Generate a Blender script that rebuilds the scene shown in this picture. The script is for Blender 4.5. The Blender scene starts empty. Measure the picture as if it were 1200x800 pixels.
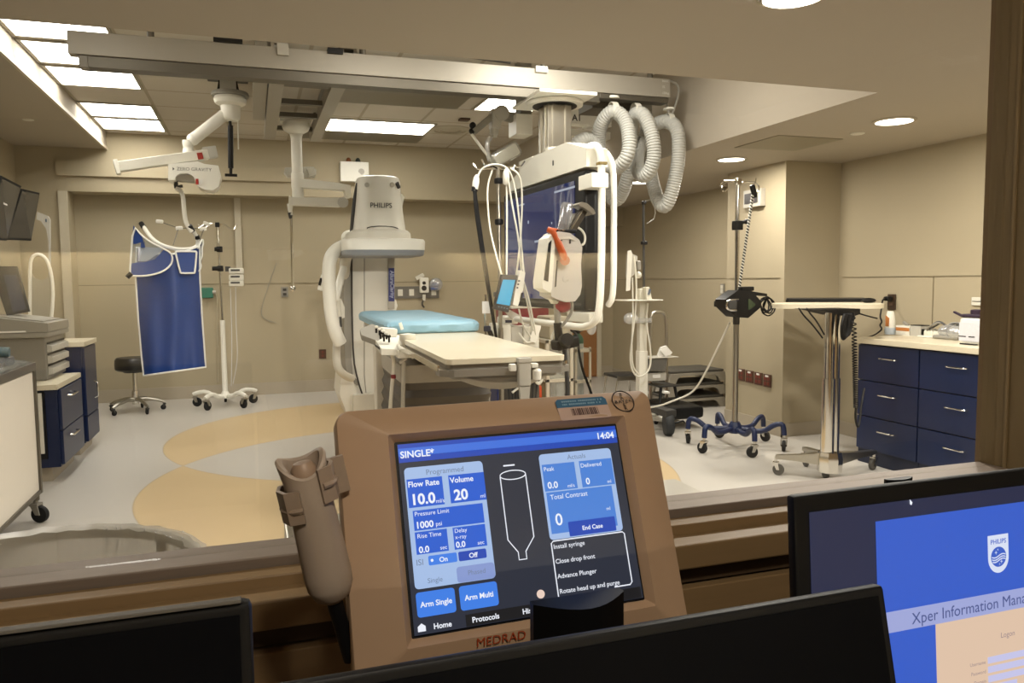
import bpy, bmesh, math, random
from mathutils import Vector, Matrix
random.seed(7)
SC = bpy.context.scene
COL = SC.collection
V = Vector
# ---------------------------------------------------------------- camera
F, YAW, PIT, ROL, HC = 907.0, math.radians(18.48), math.radians(4.47), math.radians(-.60), 1.30
_f = V((math.sin(YAW)*math.cos(PIT), math.cos(YAW)*math.cos(PIT), -math.sin(PIT)))
_r = V((math.cos(YAW), -math.sin(YAW), 0)); _u = _r.cross(_f)
CR = _r*math.cos(ROL)+_u*math.sin(ROL); CU = -_r*math.sin(ROL)+_u*math.cos(ROL); CF = _f
CP = V((0, 0, HC))
cam = bpy.data.cameras.new('camera'); co = bpy.data.objects.new('camera', cam); COL.objects.link(co)
co.matrix_world = Matrix(((CR.x, CU.x, -CF.x, 0), (CR.y, CU.y, -CF.y, 0), (CR.z, CU.z, -CF.z, HC), (0, 0, 0, 1)))
cam.sensor_fit = 'HORIZONTAL'; cam.sensor_width = 36; cam.lens = F/1200*36; cam.clip_start = .02; cam.clip_end = 60
SC.camera = co
SC.view_settings.view_transform = 'Standard'; SC.view_settings.look = 'None'
SC.view_settings.gamma = 1; SC.view_settings.use_curve_mapping = False
def ray(x, y): return CR*((x-600)/F)-CU*((y-400)/F)+CF
def at(x, y, Y): d = ray(x, y); return CP+d*(Y/d.y)          # point at depth Y into the rooms
def ax(x, y, X): d = ray(x, y); return CP+d*(X/d.x)
def az(x, y, z): d = ray(x, y); return CP+d*((z-HC)/d.z)
def px(n, Y): return n*Y*1.03/F                               # length of n picture pixels at depth Y
# ---------------------------------------------------------------- materials
def lin(h):
    h = h.lstrip('#'); c = [int(h[i:i+2], 16)/255 for i in (0, 2, 4)]
    return tuple(x/12.92 if x <= .04045 else ((x+.055)/1.055)**2.4 for x in c)+(1,)
_M = {}
def mat(name, col, rough=.5, metal=0, var=.06, scale=12, bump=0, stretch=None, spec=.5, alpha=1, coat=0):
    if name in _M: return _M[name]
    m = bpy.data.materials.new(name); m.use_nodes = True; nt = m.node_tree; b = nt.nodes['Principled BSDF']
    c = lin(col) if isinstance(col, str) else tuple(col)+(1,)
    b.inputs['Roughness'].default_value = rough; b.inputs['Metallic'].default_value = metal
    b.inputs['Specular IOR Level'].default_value = spec; b.inputs['Coat Weight'].default_value = coat
    tc = nt.nodes.new('ShaderNodeTexCoord'); mp = nt.nodes.new('ShaderNodeMapping'); no = nt.nodes.new('ShaderNodeTexNoise')
    nt.links.new(tc.outputs['Object'], mp.inputs[0]); nt.links.new(mp.outputs[0], no.inputs['Vector'])
    if stretch: mp.inputs['Scale'].default_value = stretch
    no.inputs['Scale'].default_value = scale; no.inputs['Detail'].default_value = 3
    mx = nt.nodes.new('ShaderNodeMix'); mx.data_type = 'RGBA'
    mx.inputs[6].default_value = tuple(min(1, v*(1-var)) for v in c[:3])+(1,); mx.inputs[7].default_value = tuple(min(1, v*(1+var)) for v in c[:3])+(1,)
    nt.links.new(no.outputs['Fac'], mx.inputs[0]); nt.links.new(mx.outputs[2], b.inputs['Base Color'])
    if bump:
        bp = nt.nodes.new('ShaderNodeBump'); bp.inputs['Strength'].default_value = bump; bp.inputs['Distance'].default_value = .01
        nt.links.new(no.outputs['Fac'], bp.inputs['Height']); nt.links.new(bp.outputs[0], b.inputs['Normal'])
    if alpha < 1: b.inputs['Alpha'].default_value = alpha
    _M[name] = m; return m
def glow(name, col, s):
    if name in _M: return _M[name]
    m = bpy.data.materials.new(name); m.use_nodes = True; nt = m.node_tree; b = nt.nodes['Principled BSDF']
    c = lin(col) if isinstance(col, str) else tuple(col)+(1,)
    b.inputs['Base Color'].default_value = (.02, .02, .02, 1); b.inputs['Roughness'].default_value = .35
    b.inputs['Emission Color'].default_value = c; b.inputs['Emission Strength'].default_value = s*(.8 if s < 1.5 else 1)
    _M[name] = m; return m
def clear(name, tint, mixr=.1, rough=.05, dens=0., dcol='#ffffff'):
    """thin clear sheet: mostly see-through, some gloss, a little diffuse film"""
    if name in _M: return _M[name]
    m = bpy.data.materials.new(name); m.use_nodes = True; nt = m.node_tree
    for n in list(nt.nodes): nt.nodes.remove(n)
    o = nt.nodes.new('ShaderNodeOutputMaterial'); t = nt.nodes.new('ShaderNodeBsdfTransparent'); g = nt.nodes.new('ShaderNodeBsdfGlossy')
    t.inputs[0].default_value = lin(tint); g.inputs['Roughness'].default_value = rough
    mx = nt.nodes.new('ShaderNodeMixShader'); mx.inputs[0].default_value = mixr
    nt.links.new(t.outputs[0], mx.inputs[1]); nt.links.new(g.outputs[0], mx.inputs[2]); last = mx
    if dens:
        d = nt.nodes.new('ShaderNodeBsdfDiffuse'); d.inputs[0].default_value = lin(dcol)
        m2 = nt.nodes.new('ShaderNodeMixShader'); m2.inputs[0].default_value = dens
        nt.links.new(mx.outputs[0], m2.inputs[1]); nt.links.new(d.outputs[0], m2.inputs[2]); last = m2
    nt.links.new(last.outputs[0], o.inputs[0]); _M[name] = m; return m
# ---------------------------------------------------------------- mesh builder
def frame(p0, p1):
    w = (p1-p0).normalized(); a = V((0, 0, 1)) if abs(w.z) < .95 else V((1, 0, 0))
    u = a.cross(w).normalized(); return u, w.cross(u), w
class MB:
    def __init__(s): s.bm = bmesh.new(); s.wn = False
    def face(s, pts):
        try: return s.bm.faces.new([s.bm.verts.new(V(p)) for p in pts])
        except ValueError: return None
    def box(s, lo, hi, bev=0, X=None, seg=2):
        lo, hi = V(lo), V(hi); c = (lo+hi)/2; d = hi-lo
        r = bmesh.ops.create_cube(s.bm, size=1, matrix=Matrix.Translation(c) @ Matrix.Diagonal((abs(d.x), abs(d.y), abs(d.z), 1)))
        vs = r['verts']
        if bev:
            s.wn = True
            es = list({e for v in vs for e in v.link_edges})
            b = bmesh.ops.bevel(s.bm, geom=es, offset=min(bev, .49*min(abs(d.x), abs(d.y), abs(d.z))), segments=seg, affect='EDGES', profile=.5)
            vs = list({v for f in b['faces'] for v in f.verts} | {v for v in vs if v.is_valid})
        if X is not None: bmesh.ops.transform(s.bm, matrix=X, verts=vs)
        return s
    def obox(s, c, size, U=None, W=None, bev=0):
        """box centred at c, local axes U (x) and W (z)"""
        U = V(U or (1, 0, 0)).normalized(); W = V(W or (0, 0, 1)).normalized(); N = W.cross(U).normalized(); W = U.cross(N)
        X = Matrix(((U.x, N.x, W.x, c[0]), (U.y, N.y, W.y, c[1]), (U.z, N.z, W.z, c[2]), (0, 0, 0, 1)))
        h = V(size)/2; return s.box(-h, h, bev, X)
    def ring(s, c, u, v, r, n, r2=None):
        return [s.bm.verts.new(c+u*(r*math.cos(2*math.pi*i/n))+v*((r2 or r)*math.sin(2*math.pi*i/n))) for i in range(n)]
    def skin(s, rings, closed=False, cap0=True, cap1=True):
        n = len(rings[0]); m = len(rings)
        for k in range(m if closed else m-1):
            a, b = rings[k], rings[(k+1) % m]
            for i in range(n):
                j = (i+1) % n
                try: s.bm.faces.new((a[i], a[j], b[j], b[i]))
                except ValueError: pass
        if not closed:
            if cap0: s.bm.faces.new(rings[0][::-1])
            if cap1: s.bm.faces.new(rings[-1])
        return s
    def cyl(s, p0, p1, r0, r1=None, n=20):
        p0, p1 = V(p0), V(p1); u, v, w = frame(p0, p1)
        return s.skin([s.ring(p0, u, v, r0, n), s.ring(p1, u, v, r0 if r1 is None else r1, n)])
    def lathe(s, prof, o, axis=(0, 0, 1), n=28, closed=False):
        o = V(o); a = V(axis).normalized(); u, v, w = frame(o, o+a)
        return s.skin([s.ring(o+w*z, u, v, max(r, 1e-4), n) for r, z in prof], closed)
    def tube(s, pts, r, n=10, closed=False, smooth=0):
        pts = [V(p) for p in pts]
        for _ in range(smooth):
            q = []
            L = len(pts)
            for i in range(L if closed else L-1):
                a, b = pts[i], pts[(i+1) % L]
                q += [a*.75+b*.25, a*.25+b*.75]
            if not closed: q = [pts[0]]+q[1:-1]+[pts[-1]]
            pts = q
        L = len(pts); rings = []
        rr = r if isinstance(r, (list, tuple)) else None
        t0 = (pts[1]-pts[0]).normalized(); u, v, w = frame(pts[0], pts[1]); pt = t0
        for i in range(L):
            if closed: t = (pts[(i+1) % L]-pts[i-1]).normalized()
            else: t = (pts[min(i+1, L-1)]-pts[max(i-1, 0)]).normalized()
            q = pt.rotation_difference(t); u = (q @ u); u = (u-t*u.dot(t)).normalized(); v = t.cross(u); pt = t
            ri = r if rr is None else rr[0]+(rr[-1]-rr[0])*i/(L-1) if len(rr) == 2 else rr[min(i, len(rr)-1)] if rr else r
            rings.append(s.ring(pts[i], u, v, ri, n))
        return s.skin(rings, closed)
    def sphere(s, c, r, seg=20, sc=(1, 1, 1), X=None):
        m = Matrix.Translation(V(c)) @ Matrix.Diagonal((r*sc[0], r*sc[1], r*sc[2], 1))
        if X is not None: m = X @ m
        bmesh.ops.create_uvsphere(s.bm, u_segments=seg, v_segments=max(8, seg//2), radius=1, matrix=m); return s
    def prism(s, pts, off):
        """polygon of 3D points pushed out along off"""
        off = V(off); a = [s.bm.verts.new(V(p)) for p in pts]; b = [s.bm.verts.new(V(p)+off) for p in pts]
        return s.skin([a, b])
    def plate(s, pts, O, U, W, t, hole=None):
        """2D outline in the plane O,U,W, thickness t along U x W"""
        N = V(U).cross(V(W)); return s.prism([V(O)+V(U)*p[0]+V(W)*p[1] for p in pts], N*t)
    def text(s, body, size, O, U, W, align='LEFT', bold=0., depth=0.):
        cu = bpy.data.curves.new('t', 'FONT'); cu.body = body; cu.size = size; cu.align_x = align; cu.offset = bold; cu.resolution_u = 3
        ob = bpy.data.objects.new('t', cu); me = bpy.data.meshes.new_from_object(ob)
        O, U, W = V(O), V(U).normalized(), V(W).normalized(); N = U.cross(W)
        X = Matrix(((U.x, W.x, N.x, O.x), (U.y, W.y, N.y, O.y), (U.z, W.z, N.z, O.z), (0, 0, 0, 1)))
        me.transform(X); s.bm.from_mesh(me); bpy.data.meshes.remove(me); bpy.data.objects.remove(ob); bpy.data.curves.remove(cu); return s
    def bevel(s, off, seg=2, ang=.5):
        s.wn = True; es = [e for e in s.bm.edges if len(e.link_faces) == 2 and e.calc_face_angle(0) > ang]
        if es: bmesh.ops.bevel(s.bm, geom=es, offset=off, segments=seg, affect='EDGES', profile=.5)
        return s
    def build(s, name, m, parent=None, flat=False, label=None, origin=None, sub=0, normals=True):
        bm = s.bm
        if normals: bmesh.ops.recalc_face_normals(bm, faces=bm.faces[:])
        if parent is not None: o0 = wloc(parent)
        elif origin is not None: o0 = V(origin)
        else:
            xs = [v.co for v in bm.verts]; lo = [min(c[i] for c in xs) for i in range(3)]; hi = [max(c[i] for c in xs) for i in range(3)]
            o0 = V(((lo[0]+hi[0])/2, (lo[1]+hi[1])/2, lo[2]))
        bmesh.ops.translate(bm, vec=-o0, verts=bm.verts[:])
        for f in bm.faces: f.smooth = not flat
        for e in bm.edges:
            if len(e.link_faces) == 2 and e.calc_face_angle(0) > .62: e.smooth = False
        me = bpy.data.meshes.new(name); bm.to_mesh(me); bm.free(); me.materials.append(m)
        o = bpy.data.objects.new(name, me); COL.objects.link(o)
        if parent is not None: o.parent = parent
        else: o.location = o0
        if s.wn and not flat:
            md = o.modifiers.new('weighted_normals', 'WEIGHTED_NORMAL'); md.keep_sharp = True; md.weight = 60
        if sub:
            md = o.modifiers.new('s', 'SUBSURF'); md.levels = sub; md.render_levels = sub
        if label: o['label'] = label
        return o
def wloc(o):
    p = V((0, 0, 0))
    while o is not None: p += o.location; o = o.parent
    return p
def thing(name, label, cat, loc=(0, 0, 0), group=None):
    o = bpy.data.objects.new(name, None); o.empty_display_size = .05; COL.objects.link(o); o.location = loc
    return tag(o, label, cat, group)
def tag(o, label, cat, group=None, kind=None):
    o['label'] = label; o['category'] = cat
    if group: o['group'] = group
    if kind: o['kind'] = kind
    return o
def struct(o): o['kind'] = 'structure'; return o
def copy_tree(o, parent=None):
    c = o.copy(); COL.objects.link(c)
    if parent is not None: c.parent = parent
    for ch in list(o.children): copy_tree(ch, c)
    return c
def B(lo, hi, bev=0): return MB().box(lo, hi, bev)
def T(pts, r, n=10, sm=0, closed=False): return MB().tube(pts, r, n, closed, sm)
def C(p0, p1, r0, r1=None, n=20): return MB().cyl(p0, p1, r0, r1, n)
X_, Y_, Z_ = V((1, 0, 0)), V((0, 1, 0)), V((0, 0, 1))
def rrect(w, h, r, n=5, cx=0, cy=0):
    out = []
    for sx, sy, a0 in ((1, 1, 0), (-1, 1, 90), (-1, -1, 180), (1, -1, 270)):
        for i in range(n+1):
            a = math.radians(a0+90*i/n); out.append((cx+sx*(w/2-r)+r*math.cos(a), cy+sy*(h/2-r)+r*math.sin(a)))
    return out
def caster(parent, p, r=.04, ang=0, mats=None, name='caster'):
    """swivel caster touching z=0 below p (p = stem top)"""
    wm, fm = mats; d = V((math.cos(ang), math.sin(ang), 0)); q = V((-d.y, d.x, 0)); c = V((p[0], p[1], r))-d*(r*.45)
    f = MB(); f.cyl((p[0], p[1], 2*r+.004), p, r*.28, n=10)
    for s_ in (-1, 1): f.prism([c+q*(s_*r*.42)+d*(r*.25), V((p[0], p[1], 2*r+.01))+q*(s_*r*.42)+d*(r*.45), V((p[0], p[1], 2*r+.01))+q*(s_*r*.42)-d*(r*.45), c+q*(s_*r*.42)-d*(r*.25)], q*(.14*r*s_))
    f.obox(V((p[0], p[1], 2*r+.008)), (r*1.0, r*1.1, .012), d)
    fo = f.build(name, fm, parent)
    w = MB(); w.lathe([(r*.35, -r*.3), (r*.9, -r*.3), (r, -r*.18), (r, r*.18), (r*.9, r*.3), (r*.35, r*.3)], c, q, 20)
    w.cyl(c-q*r*.5, c+q*r*.5, r*.15, n=8)
    w.build('wheel', wm, fo); return fo
# ---------------------------------------------------------------- palette
WALL = mat('wall_paint', '#a89c82', .75, var=.03, scale=3)
WALL2 = mat('wall_panel', '#ab9e80', .65, var=.03, scale=3)
CEILP = mat('soffit_paint', '#a99f8f', .85, var=.02, scale=2)
BASE = mat('cove_base', '#a89d8a', .5, var=.05, scale=8)
TRIM = mat('trim_paint', '#c0b7a2', .6, var=.03)
SEAM = mat('panel_seam', '#857a62', .8)  # dark strip colour for the wall panel joints
WHITE = mat('white_enamel', '#e9e6da', .35, var=.02)
OFFW = mat('off_white_plastic', '#d8d4c6', .4, var=.03)
GREYP = mat('grey_plastic', '#8e8a80', .5, var=.04)
LGREY = mat('light_grey_plastic', '#b9b5aa', .45, var=.03)
DGREY = mat('dark_grey_plastic', '#3b3a38', .5, var=.08)
BLACK = mat('black_plastic', '#0b0b0c', .48, var=.1, spec=.3)
RUBBER = mat('black_rubber', '#121212', .7, var=.1)
CHROME = mat('chrome', '#d9d6cf', .12, 1, var=.02)
STEEL = mat('brushed_steel', '#b5b0a4', .32, 1, var=.08, scale=30, stretch=(1, 1, 20))
ALU = mat('anodised_aluminium', '#a29c90', .45, .3, var=.04, scale=20, stretch=(.3, 8, 8))
DALU = mat('dark_aluminium', '#6c675d', .45, .8, var=.06)
BLUE = mat('navy_laminate', '#0f1d40', .38, var=.05)
BLUEP = mat('navy_powdercoat', '#15244a', .4, var=.05)
COUNTER = mat('cream_countertop', '#d5cbb2', .3, var=.1, scale=140)
TAN = mat('tan_moulded_plastic', '#a98c70', .5, var=.03, scale=40)
BROWN = mat('tan_wood_trim', '#8b7250', .42, var=.12, scale=6, stretch=(1, 12, 12))
FABRIC = mat('navy_vinyl', '#163a7d', .55, var=.12, scale=9, bump=.15)
PIPING = mat('white_piping', '#e6e5de', .6)
RED = mat('red_enamel', '#7c1420', .4, var=.05)
PAPER = mat('paper', '#e8e6e0', .8)
GREEN = mat('green_enamel', '#1d4a34', .35)
def floor_mat():
    m = bpy.data.materials.new('vinyl_floor'); m.use_nodes = True; nt = m.node_tree; b = nt.nodes['Principled BSDF']
    g = nt.nodes.new('ShaderNodeNewGeometry')
    def node(op, a=None, b_=None):
        n = nt.nodes.new('ShaderNodeMath'); n.operation = op
        for i, v in enumerate((a, b_)):
            if v is None: continue
            if isinstance(v, (int, float)): n.inputs[i].default_value = v
            else: nt.links.new(v, n.inputs[i])
        return n.outputs[0]
    sp = nt.nodes.new('ShaderNodeSeparateXYZ'); nt.links.new(g.outputs['Position'], sp.inputs[0])
    ins = []; edge = []
    for cx, cy, r in ((1.03, 6.77, 1.75), (1.03, 5.13, 1.75)):
        dx = node('SUBTRACT', sp.outputs[0], cx); dy = node('SUBTRACT', sp.outputs[1], cy)
        d = node('SQRT', node('ADD', node('MULTIPLY', dx, dx), node('MULTIPLY', dy, dy)))
        ins.append(node('LESS_THAN', d, r)); edge.append(node('LESS_THAN', node('ABSOLUTE', node('SUBTRACT', d, r)), .006))
    xor = node('ABSOLUTE', node('SUBTRACT', ins[0], ins[1])); ed = node('MULTIPLY', node('MAXIMUM', edge[0], edge[1]), .35)
    tc = nt.nodes.new('ShaderNodeMapping'); nt.links.new(g.outputs['Position'], tc.inputs[0]); tc.inputs['Scale'].default_value = (3, 60, 1)
    no = nt.nodes.new('ShaderNodeTexNoise'); no.inputs['Scale'].default_value = 2.5; no.inputs['Detail'].default_value = 5; nt.links.new(tc.outputs[0], no.inputs['Vector'])
    def mix(f, a, b2):
        n = nt.nodes.new('ShaderNodeMix'); n.data_type = 'RGBA'
        for i, v in ((0, f), (6, a), (7, b2)):
            if isinstance(v, (int, float)): n.inputs[i].default_value = v
            elif isinstance(v, tuple): n.inputs[i].default_value = v
            else: nt.links.new(v, n.inputs[i])
        return n.outputs[2]
    grey = mix(no.outputs['Fac'], lin('#b7b2aa'), lin('#c8c3ba')); tan = mix(no.outputs['Fac'], lin('#c2aa83'), lin('#d2ba92'))
    c = mix(xor, grey, tan); c = mix(ed, c, lin('#9a8560'))
    nt.links.new(c, b.inputs['Base Color']); b.inputs['Roughness'].default_value = .34; b.inputs['Specular IOR Level'].default_value = .4
    return m
FLOOR = floor_mat()
def ceil_mat():
    m = bpy.data.materials.new('ceiling_tile_grid'); m.use_nodes = True; nt = m.node_tree; b = nt.nodes['Principled BSDF']
    g = nt.nodes.new('ShaderNodeNewGeometry'); sp = nt.nodes.new('ShaderNodeSeparateXYZ'); nt.links.new(g.outputs['Position'], sp.inputs[0])
    outs = []
    for ax_, off in ((0, -.78), (1, 8.96)):
        a = nt.nodes.new('ShaderNodeMath'); a.operation = 'SUBTRACT'; nt.links.new(sp.outputs[ax_], a.inputs[0]); a.inputs[1].default_value = off-.61*20
        w = nt.nodes.new('ShaderNodeMath'); w.operation = 'PINGPONG'; nt.links.new(a.outputs[0], w.inputs[0]); w.inputs[1].default_value = .305
        l = nt.nodes.new('ShaderNodeMath'); l.operation = 'LESS_THAN'; nt.links.new(w.outputs[0], l.inputs[0]); l.inputs[1].default_value = .014; outs.append(l.outputs[0])
    mx = nt.nodes.new('ShaderNodeMath'); mx.operation = 'MAXIMUM'; nt.links.new(outs[0], mx.inputs[0]); nt.links.new(outs[1], mx.inputs[1])
    no = nt.nodes.new('ShaderNodeTexNoise'); no.inputs['Scale'].default_value = 60; nt.links.new(g.outputs['Position'], no.inputs['Vector'])
    c0 = nt.nodes.new('ShaderNodeMix'); c0.data_type = 'RGBA'; c0.inputs[6].default_value = lin('#b8b0a2'); c0.inputs[7].default_value = lin('#c6beb0'); nt.links.new(no.outputs['Fac'], c0.inputs[0])
    c1 = nt.nodes.new('ShaderNodeMix'); c1.data_type = 'RGBA'; nt.links.new(mx.outputs[0], c1.inputs[0]); nt.links.new(c0.outputs[2], c1.inputs[6]); c1.inputs[7].default_value = lin('#a39a88')
    nt.links.new(c1.outputs[2], b.inputs['Base Color']); b.inputs['Roughness'].default_value = .85; return m
CEILT = ceil_mat()
LIGHT = glow('light_diffuser', (1, .965, .905), 13)
DOWN = glow('downlight_lens', (1, .94, .84), 9)
# ---------------------------------------------------------------- room shell
XL, XR, YB, ZC, ZS = -2.25, 4.62, 9.5, 2.9, 2.235
def S(name, mb, m, parent=None): return struct(mb.build(name, m, parent, flat=True))
S('floor', B((XL-.1, -2.6, -.1), (XR+.1, YB+.1, 0)), FLOOR)
S('wall_back', B((XL-.1, YB, 0), (XR+.1, YB+.1, ZC)), WALL)
S('wall_left', B((XL-.1, 1.1, 0), (XL, YB, ZC)), WALL)
S('wall_right', B((XR, 1.1, 0), (XR+.1, YB, ZC)), WALL)
S('ceiling', B((-1.4, 3.22, ZC), (3.05, YB, ZC+.1)), CEILT)
S('trim_1', B((XL, 1.1, 2.73), (-1.4, YB, ZC+.1)), CEILP)        # left soffit
S('trim_2', B((-1.412, 1.1, 2.715), (-1.39, YB-.3, 2.745)), TRIM)
S('trim_3', B((XL, 1.1, ZS), (XR, 3.22, ZC+.1)), CEILP)          # low ceiling by the window
S('trim_4', B((3.05, 3.22, ZS), (XR, YB, ZC+.1)), CEILP)         # low ceiling at the right
S('trim_5', B((XL, 9.2, 0), (-1.79, YB, 2.73)), WALL)            # left return of the recess
S('trim_6', B((-1.79, 9.2, 2.28), (3.05, YB, ZC)), WALL)         # header over the recess
S('trim_6b' if 0 else 'trim_7', B((3.05, 9.2, 2.0), (XR, YB, ZS)), WALL)
S('trim_8', B((-1.875, 9.175, 0), (-1.79, 9.2, 2.28)), TRIM)
S('trim_9', MB().plate(rrect(2.52, .155, .03, 3), (-.62, 9.2, 2.515), X_, Z_, .04), WALL)
S('trim_10', B((-1.79, YB-.006, 1.296), (XR, YB-.0002, 1.304)), SEAM)
S('trim_11', B((XR-.006, 6.05, 1.3), (XR-.0002, YB, 1.306)), SEAM)
S('trim_12', B((4.074, 5.3, 1.3), (4.0798, 6.0, 1.306)), SEAM)
S('trim_13', B((XR-.006, 1.2, 1.3), (XR-.0002, 5.2, 1.306)), SEAM)
S('wall_column', B((4.08, 5.25, 0), (XR, 6.05, ZS)), WALL)
S('baseboard_back', MB().box((-1.79, YB-.012, 0), (XR, YB-.0002, .14)).box((XL, 9.188, 0), (-1.79, 9.1998, .14)), BASE)
S('baseboard_left', B((XL+.0002, 1.1, 0), (XL+.012, 9.19, .14)), BASE)
S('baseboard_right', MB().box((XR-.012, 1.1, 0), (XR-.0002, 5.24, .11)).box((XR-.012, 6.06, 0), (XR-.0002, YB-.013, .11)), BASE)
S('baseboard_column', MB().box((4.07, 5.24, 0), (4.0798, 6.05, .11)).box((4.07, 5.24, 0), (XR-.013, 5.2498, .11)), BASE)
# door in the far right corner of the back wall
d1 = S('door_1', B((4.0, YB-.04, .01), (4.36, YB-.003, 2.0)), mat('brown_door_veneer', '#8a5a2c', .45, var=.15, scale=5, stretch=(12, 12, 1)))
fr = MB().box((4.36, YB-.06, 0), (4.42, YB-.003, 2.05)).box((3.94, YB-.06, 0), (4.0, YB-.003, 2.05)).box((3.94, YB-.06, 2.0), (4.42, YB-.003, 2.06))
S('door_frame', fr, TRIM, d1)
S('door_handle', MB().cyl((4.31, YB-.04, 1.0), (4.31, YB-.09, 1.0), .012).cyl((4.31, YB-.09, 1.0), (4.2, YB-.09, 1.0), .009), CHROME, d1)
# ---------------------------------------------------------------- window wall between the two rooms
XJ = 1.296
S('wall_front', MB().box((XL, .97, 0), (3.2, 1.1, .85)).box((XJ, .99, .85), (3.2, 1.1, ZC)).box((XL, .99, 2.2), (XJ, 1.1, ZC)), mat('control_wall', '#7d6647', .6))
win = S('window_1', B((XL, 1.058, .95), (XJ, 1.064, 2.2)), clear('window_glass', '#f8f8f6', .042, .0))
FRAME = mat('steel_window_sill', '#85776a', .55, .2, var=.1, scale=20, stretch=(1, 15, 15))
S('window_sill', B((XL, 1.022, .92), (XJ, 1.092, .95), .002), FRAME, win)
S('window_ledge', MB().box((XL, .988, .905), (XJ, 1.02, .937), .002).box((XL, .945, .885), (XJ, .99, .922), .003), BROWN, win)
S('window_apron', MB().box((XL, .972, .855), (XJ, 1.02, .885)), mat('apron_shade_brown', '#4a3926', .6), win)  # shadow band under the ledge put into the darker brown
S('window_jamb', MB().box((XJ, .985, .86), (XJ+.06, 1.09, 2.2)).box((XJ-.004, 1.035, .95), (XJ, 1.04, 2.2)), mat('jamb_brown', '#8a7654', .6), win)
S('trim_14', B((XL, .955, .3), (3.2, .97, .853), .002), BROWN)
S('trim_15', B((XL, .955, .855), (XL+.02, 1.0, .86)), BROWN)
# control room shell
S('wall_rear', B((XL, -2.6, 0), (3.2, -2.5, 2.4)), mat('control_rear_wall', '#b5a37e', .8))
S('wall_control_left', B((XL-.1, -2.6, 0), (XL, .97, 2.4)), mat('control_side_wall', '#6f5d43', .8))
S('wall_control_right', B((3.2, -2.6, 0), (3.3, 1.1, 2.4)), mat('control_side_wall', '#6f5d43', .8))
S('ceiling_control', B((XL, -2.6, 2.4), (3.2, .97, 2.5)), mat('control_ceiling', '#8f8470', .9))
# ---------------------------------------------------------------- ceiling lights
def panel_light(x0, x1, y0, y1, label):
    z = ZC; t = thing('ceiling_light', label, 'light', ((x0+x1)/2, (y0+y1)/2, z-.012), 'recessed ceiling light panels')
    f = MB()
    for a, b in (((x0, y0), (x1, y0+.022)), ((x0, y1-.022), (x1, y1)), ((x0, y0+.022), (x0+.026, y1-.022)), ((x1-.022, y0+.022), (x1, y1-.022))):
        f.box((a[0], a[1], z-.012), (b[0], b[1], z-.001))
    f.build('frame', mat('light_frame', '#9d9686', .6), t, flat=True)
    B((x0+.026, y0+.022, z-.008), (x1-.022, y1-.022, z-.002)).build('diffuser', LIGHT, t, flat=True)
for (y0, y1, lb) in ((5.25, 5.82, 'square ceiling light panel nearest the low ceiling, peeking out above the silver rail end'), (5.88, 6.44, 'square ceiling light panel just behind the silver rail end'),
                     (6.51, 7.1, 'square ceiling light panel third back in the left row, under the rail corner'), (7.71, 8.30, 'square ceiling light panel in front of the farthest one in the left row'), (8.36, 8.96, 'square ceiling light panel farthest back in the left row, near the back wall')):
    panel_light(-1.395, -.785, y0, y1, lb)
panel_light(.69, 1.84, 7.82, 8.45, 'long ceiling light panel in the middle above the articulated boom')
panel_light(1.99, 2.58, 6.58, 7.09, 'square ceiling light panel right of the middle, behind the white box')
pm = mat('ceiling_steel_plate', '#7b7568', .4, .5, var=.1, scale=6)
S('trim_16', B((.60, 6.55, ZC-.006), (1.86, 7.12, ZC-.0005)), pm)
S('trim_17', B((.55, 8.47, ZC-.006), (1.86, 8.97, ZC-.0005)), pm)
def lamp(name, loc, size, power, col, rot=(0, 0, 0), shape='DISK'):
    l = bpy.data.lights.new(name, 'AREA'); l.shape = shape; l.size = size; l.energy = power; l.color = col
    o = bpy.data.objects.new(name, l); COL.objects.link(o); o.location = loc; o.rotation_euler = rot; return o
def downlight(p, r, label, pw=20):
    t = thing('downlight', label, 'light', p, 'round recessed downlights')
    MB().lathe([(r, 0), (r*1.18, 0), (r*1.18, -.006), (r, -.010)], p, (0, 0, 1), closed=True).build('trim_ring', CHROME, t)
    lamp('downlight_lamp', p+V((0, 0, -.012)), r*1.8, pw, (1, .94, .86))
    C(p+V((0, 0, -.006)), p+V((0, 0, -.001)), r*.99, n=28).build('lens', DOWN, t)
downlight(az(1048, 141, ZS), .105, 'round downlight in the low ceiling nearest the right window jamb')
downlight(az(857, 186, ZS), .10, 'round downlight in the low ceiling above the pole with the blue base')
downlight(az(751, 213, ZS), .10, 'round downlight farthest back, half behind the corrugated hose loops', 24)
downlight(az(930, -6, ZS), .10, 'round downlight cut by the top edge of the photo')
for x, y, z, lb in ((1005, 156, ZS, 'flat round sprinkler cover beside the right downlight'), (33, 140, 2.73, 'flat round sprinkler cover in the left low ceiling')):
    p = az(x, y, z); tag(MB().lathe([(.045, 0), (.045, -.004), (.035, -.008), (.001, -.008)], p).build('sprinkler_cover', OFFW), lb, 'sprinkler', 'sprinkler covers')
ap = [az(863, 171, ZS), az(920, 158.5, ZS), az(990, 162, ZS), az(927, 176, ZS)]
S('trim_18', MB().box((min(ap[0].x, ap[3].x)+.02, ap[3].y, ZS-.004), (ap[2].x, ap[1].y, ZS-.0005)), mat('access_panel', '#8d846f', .6))

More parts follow.
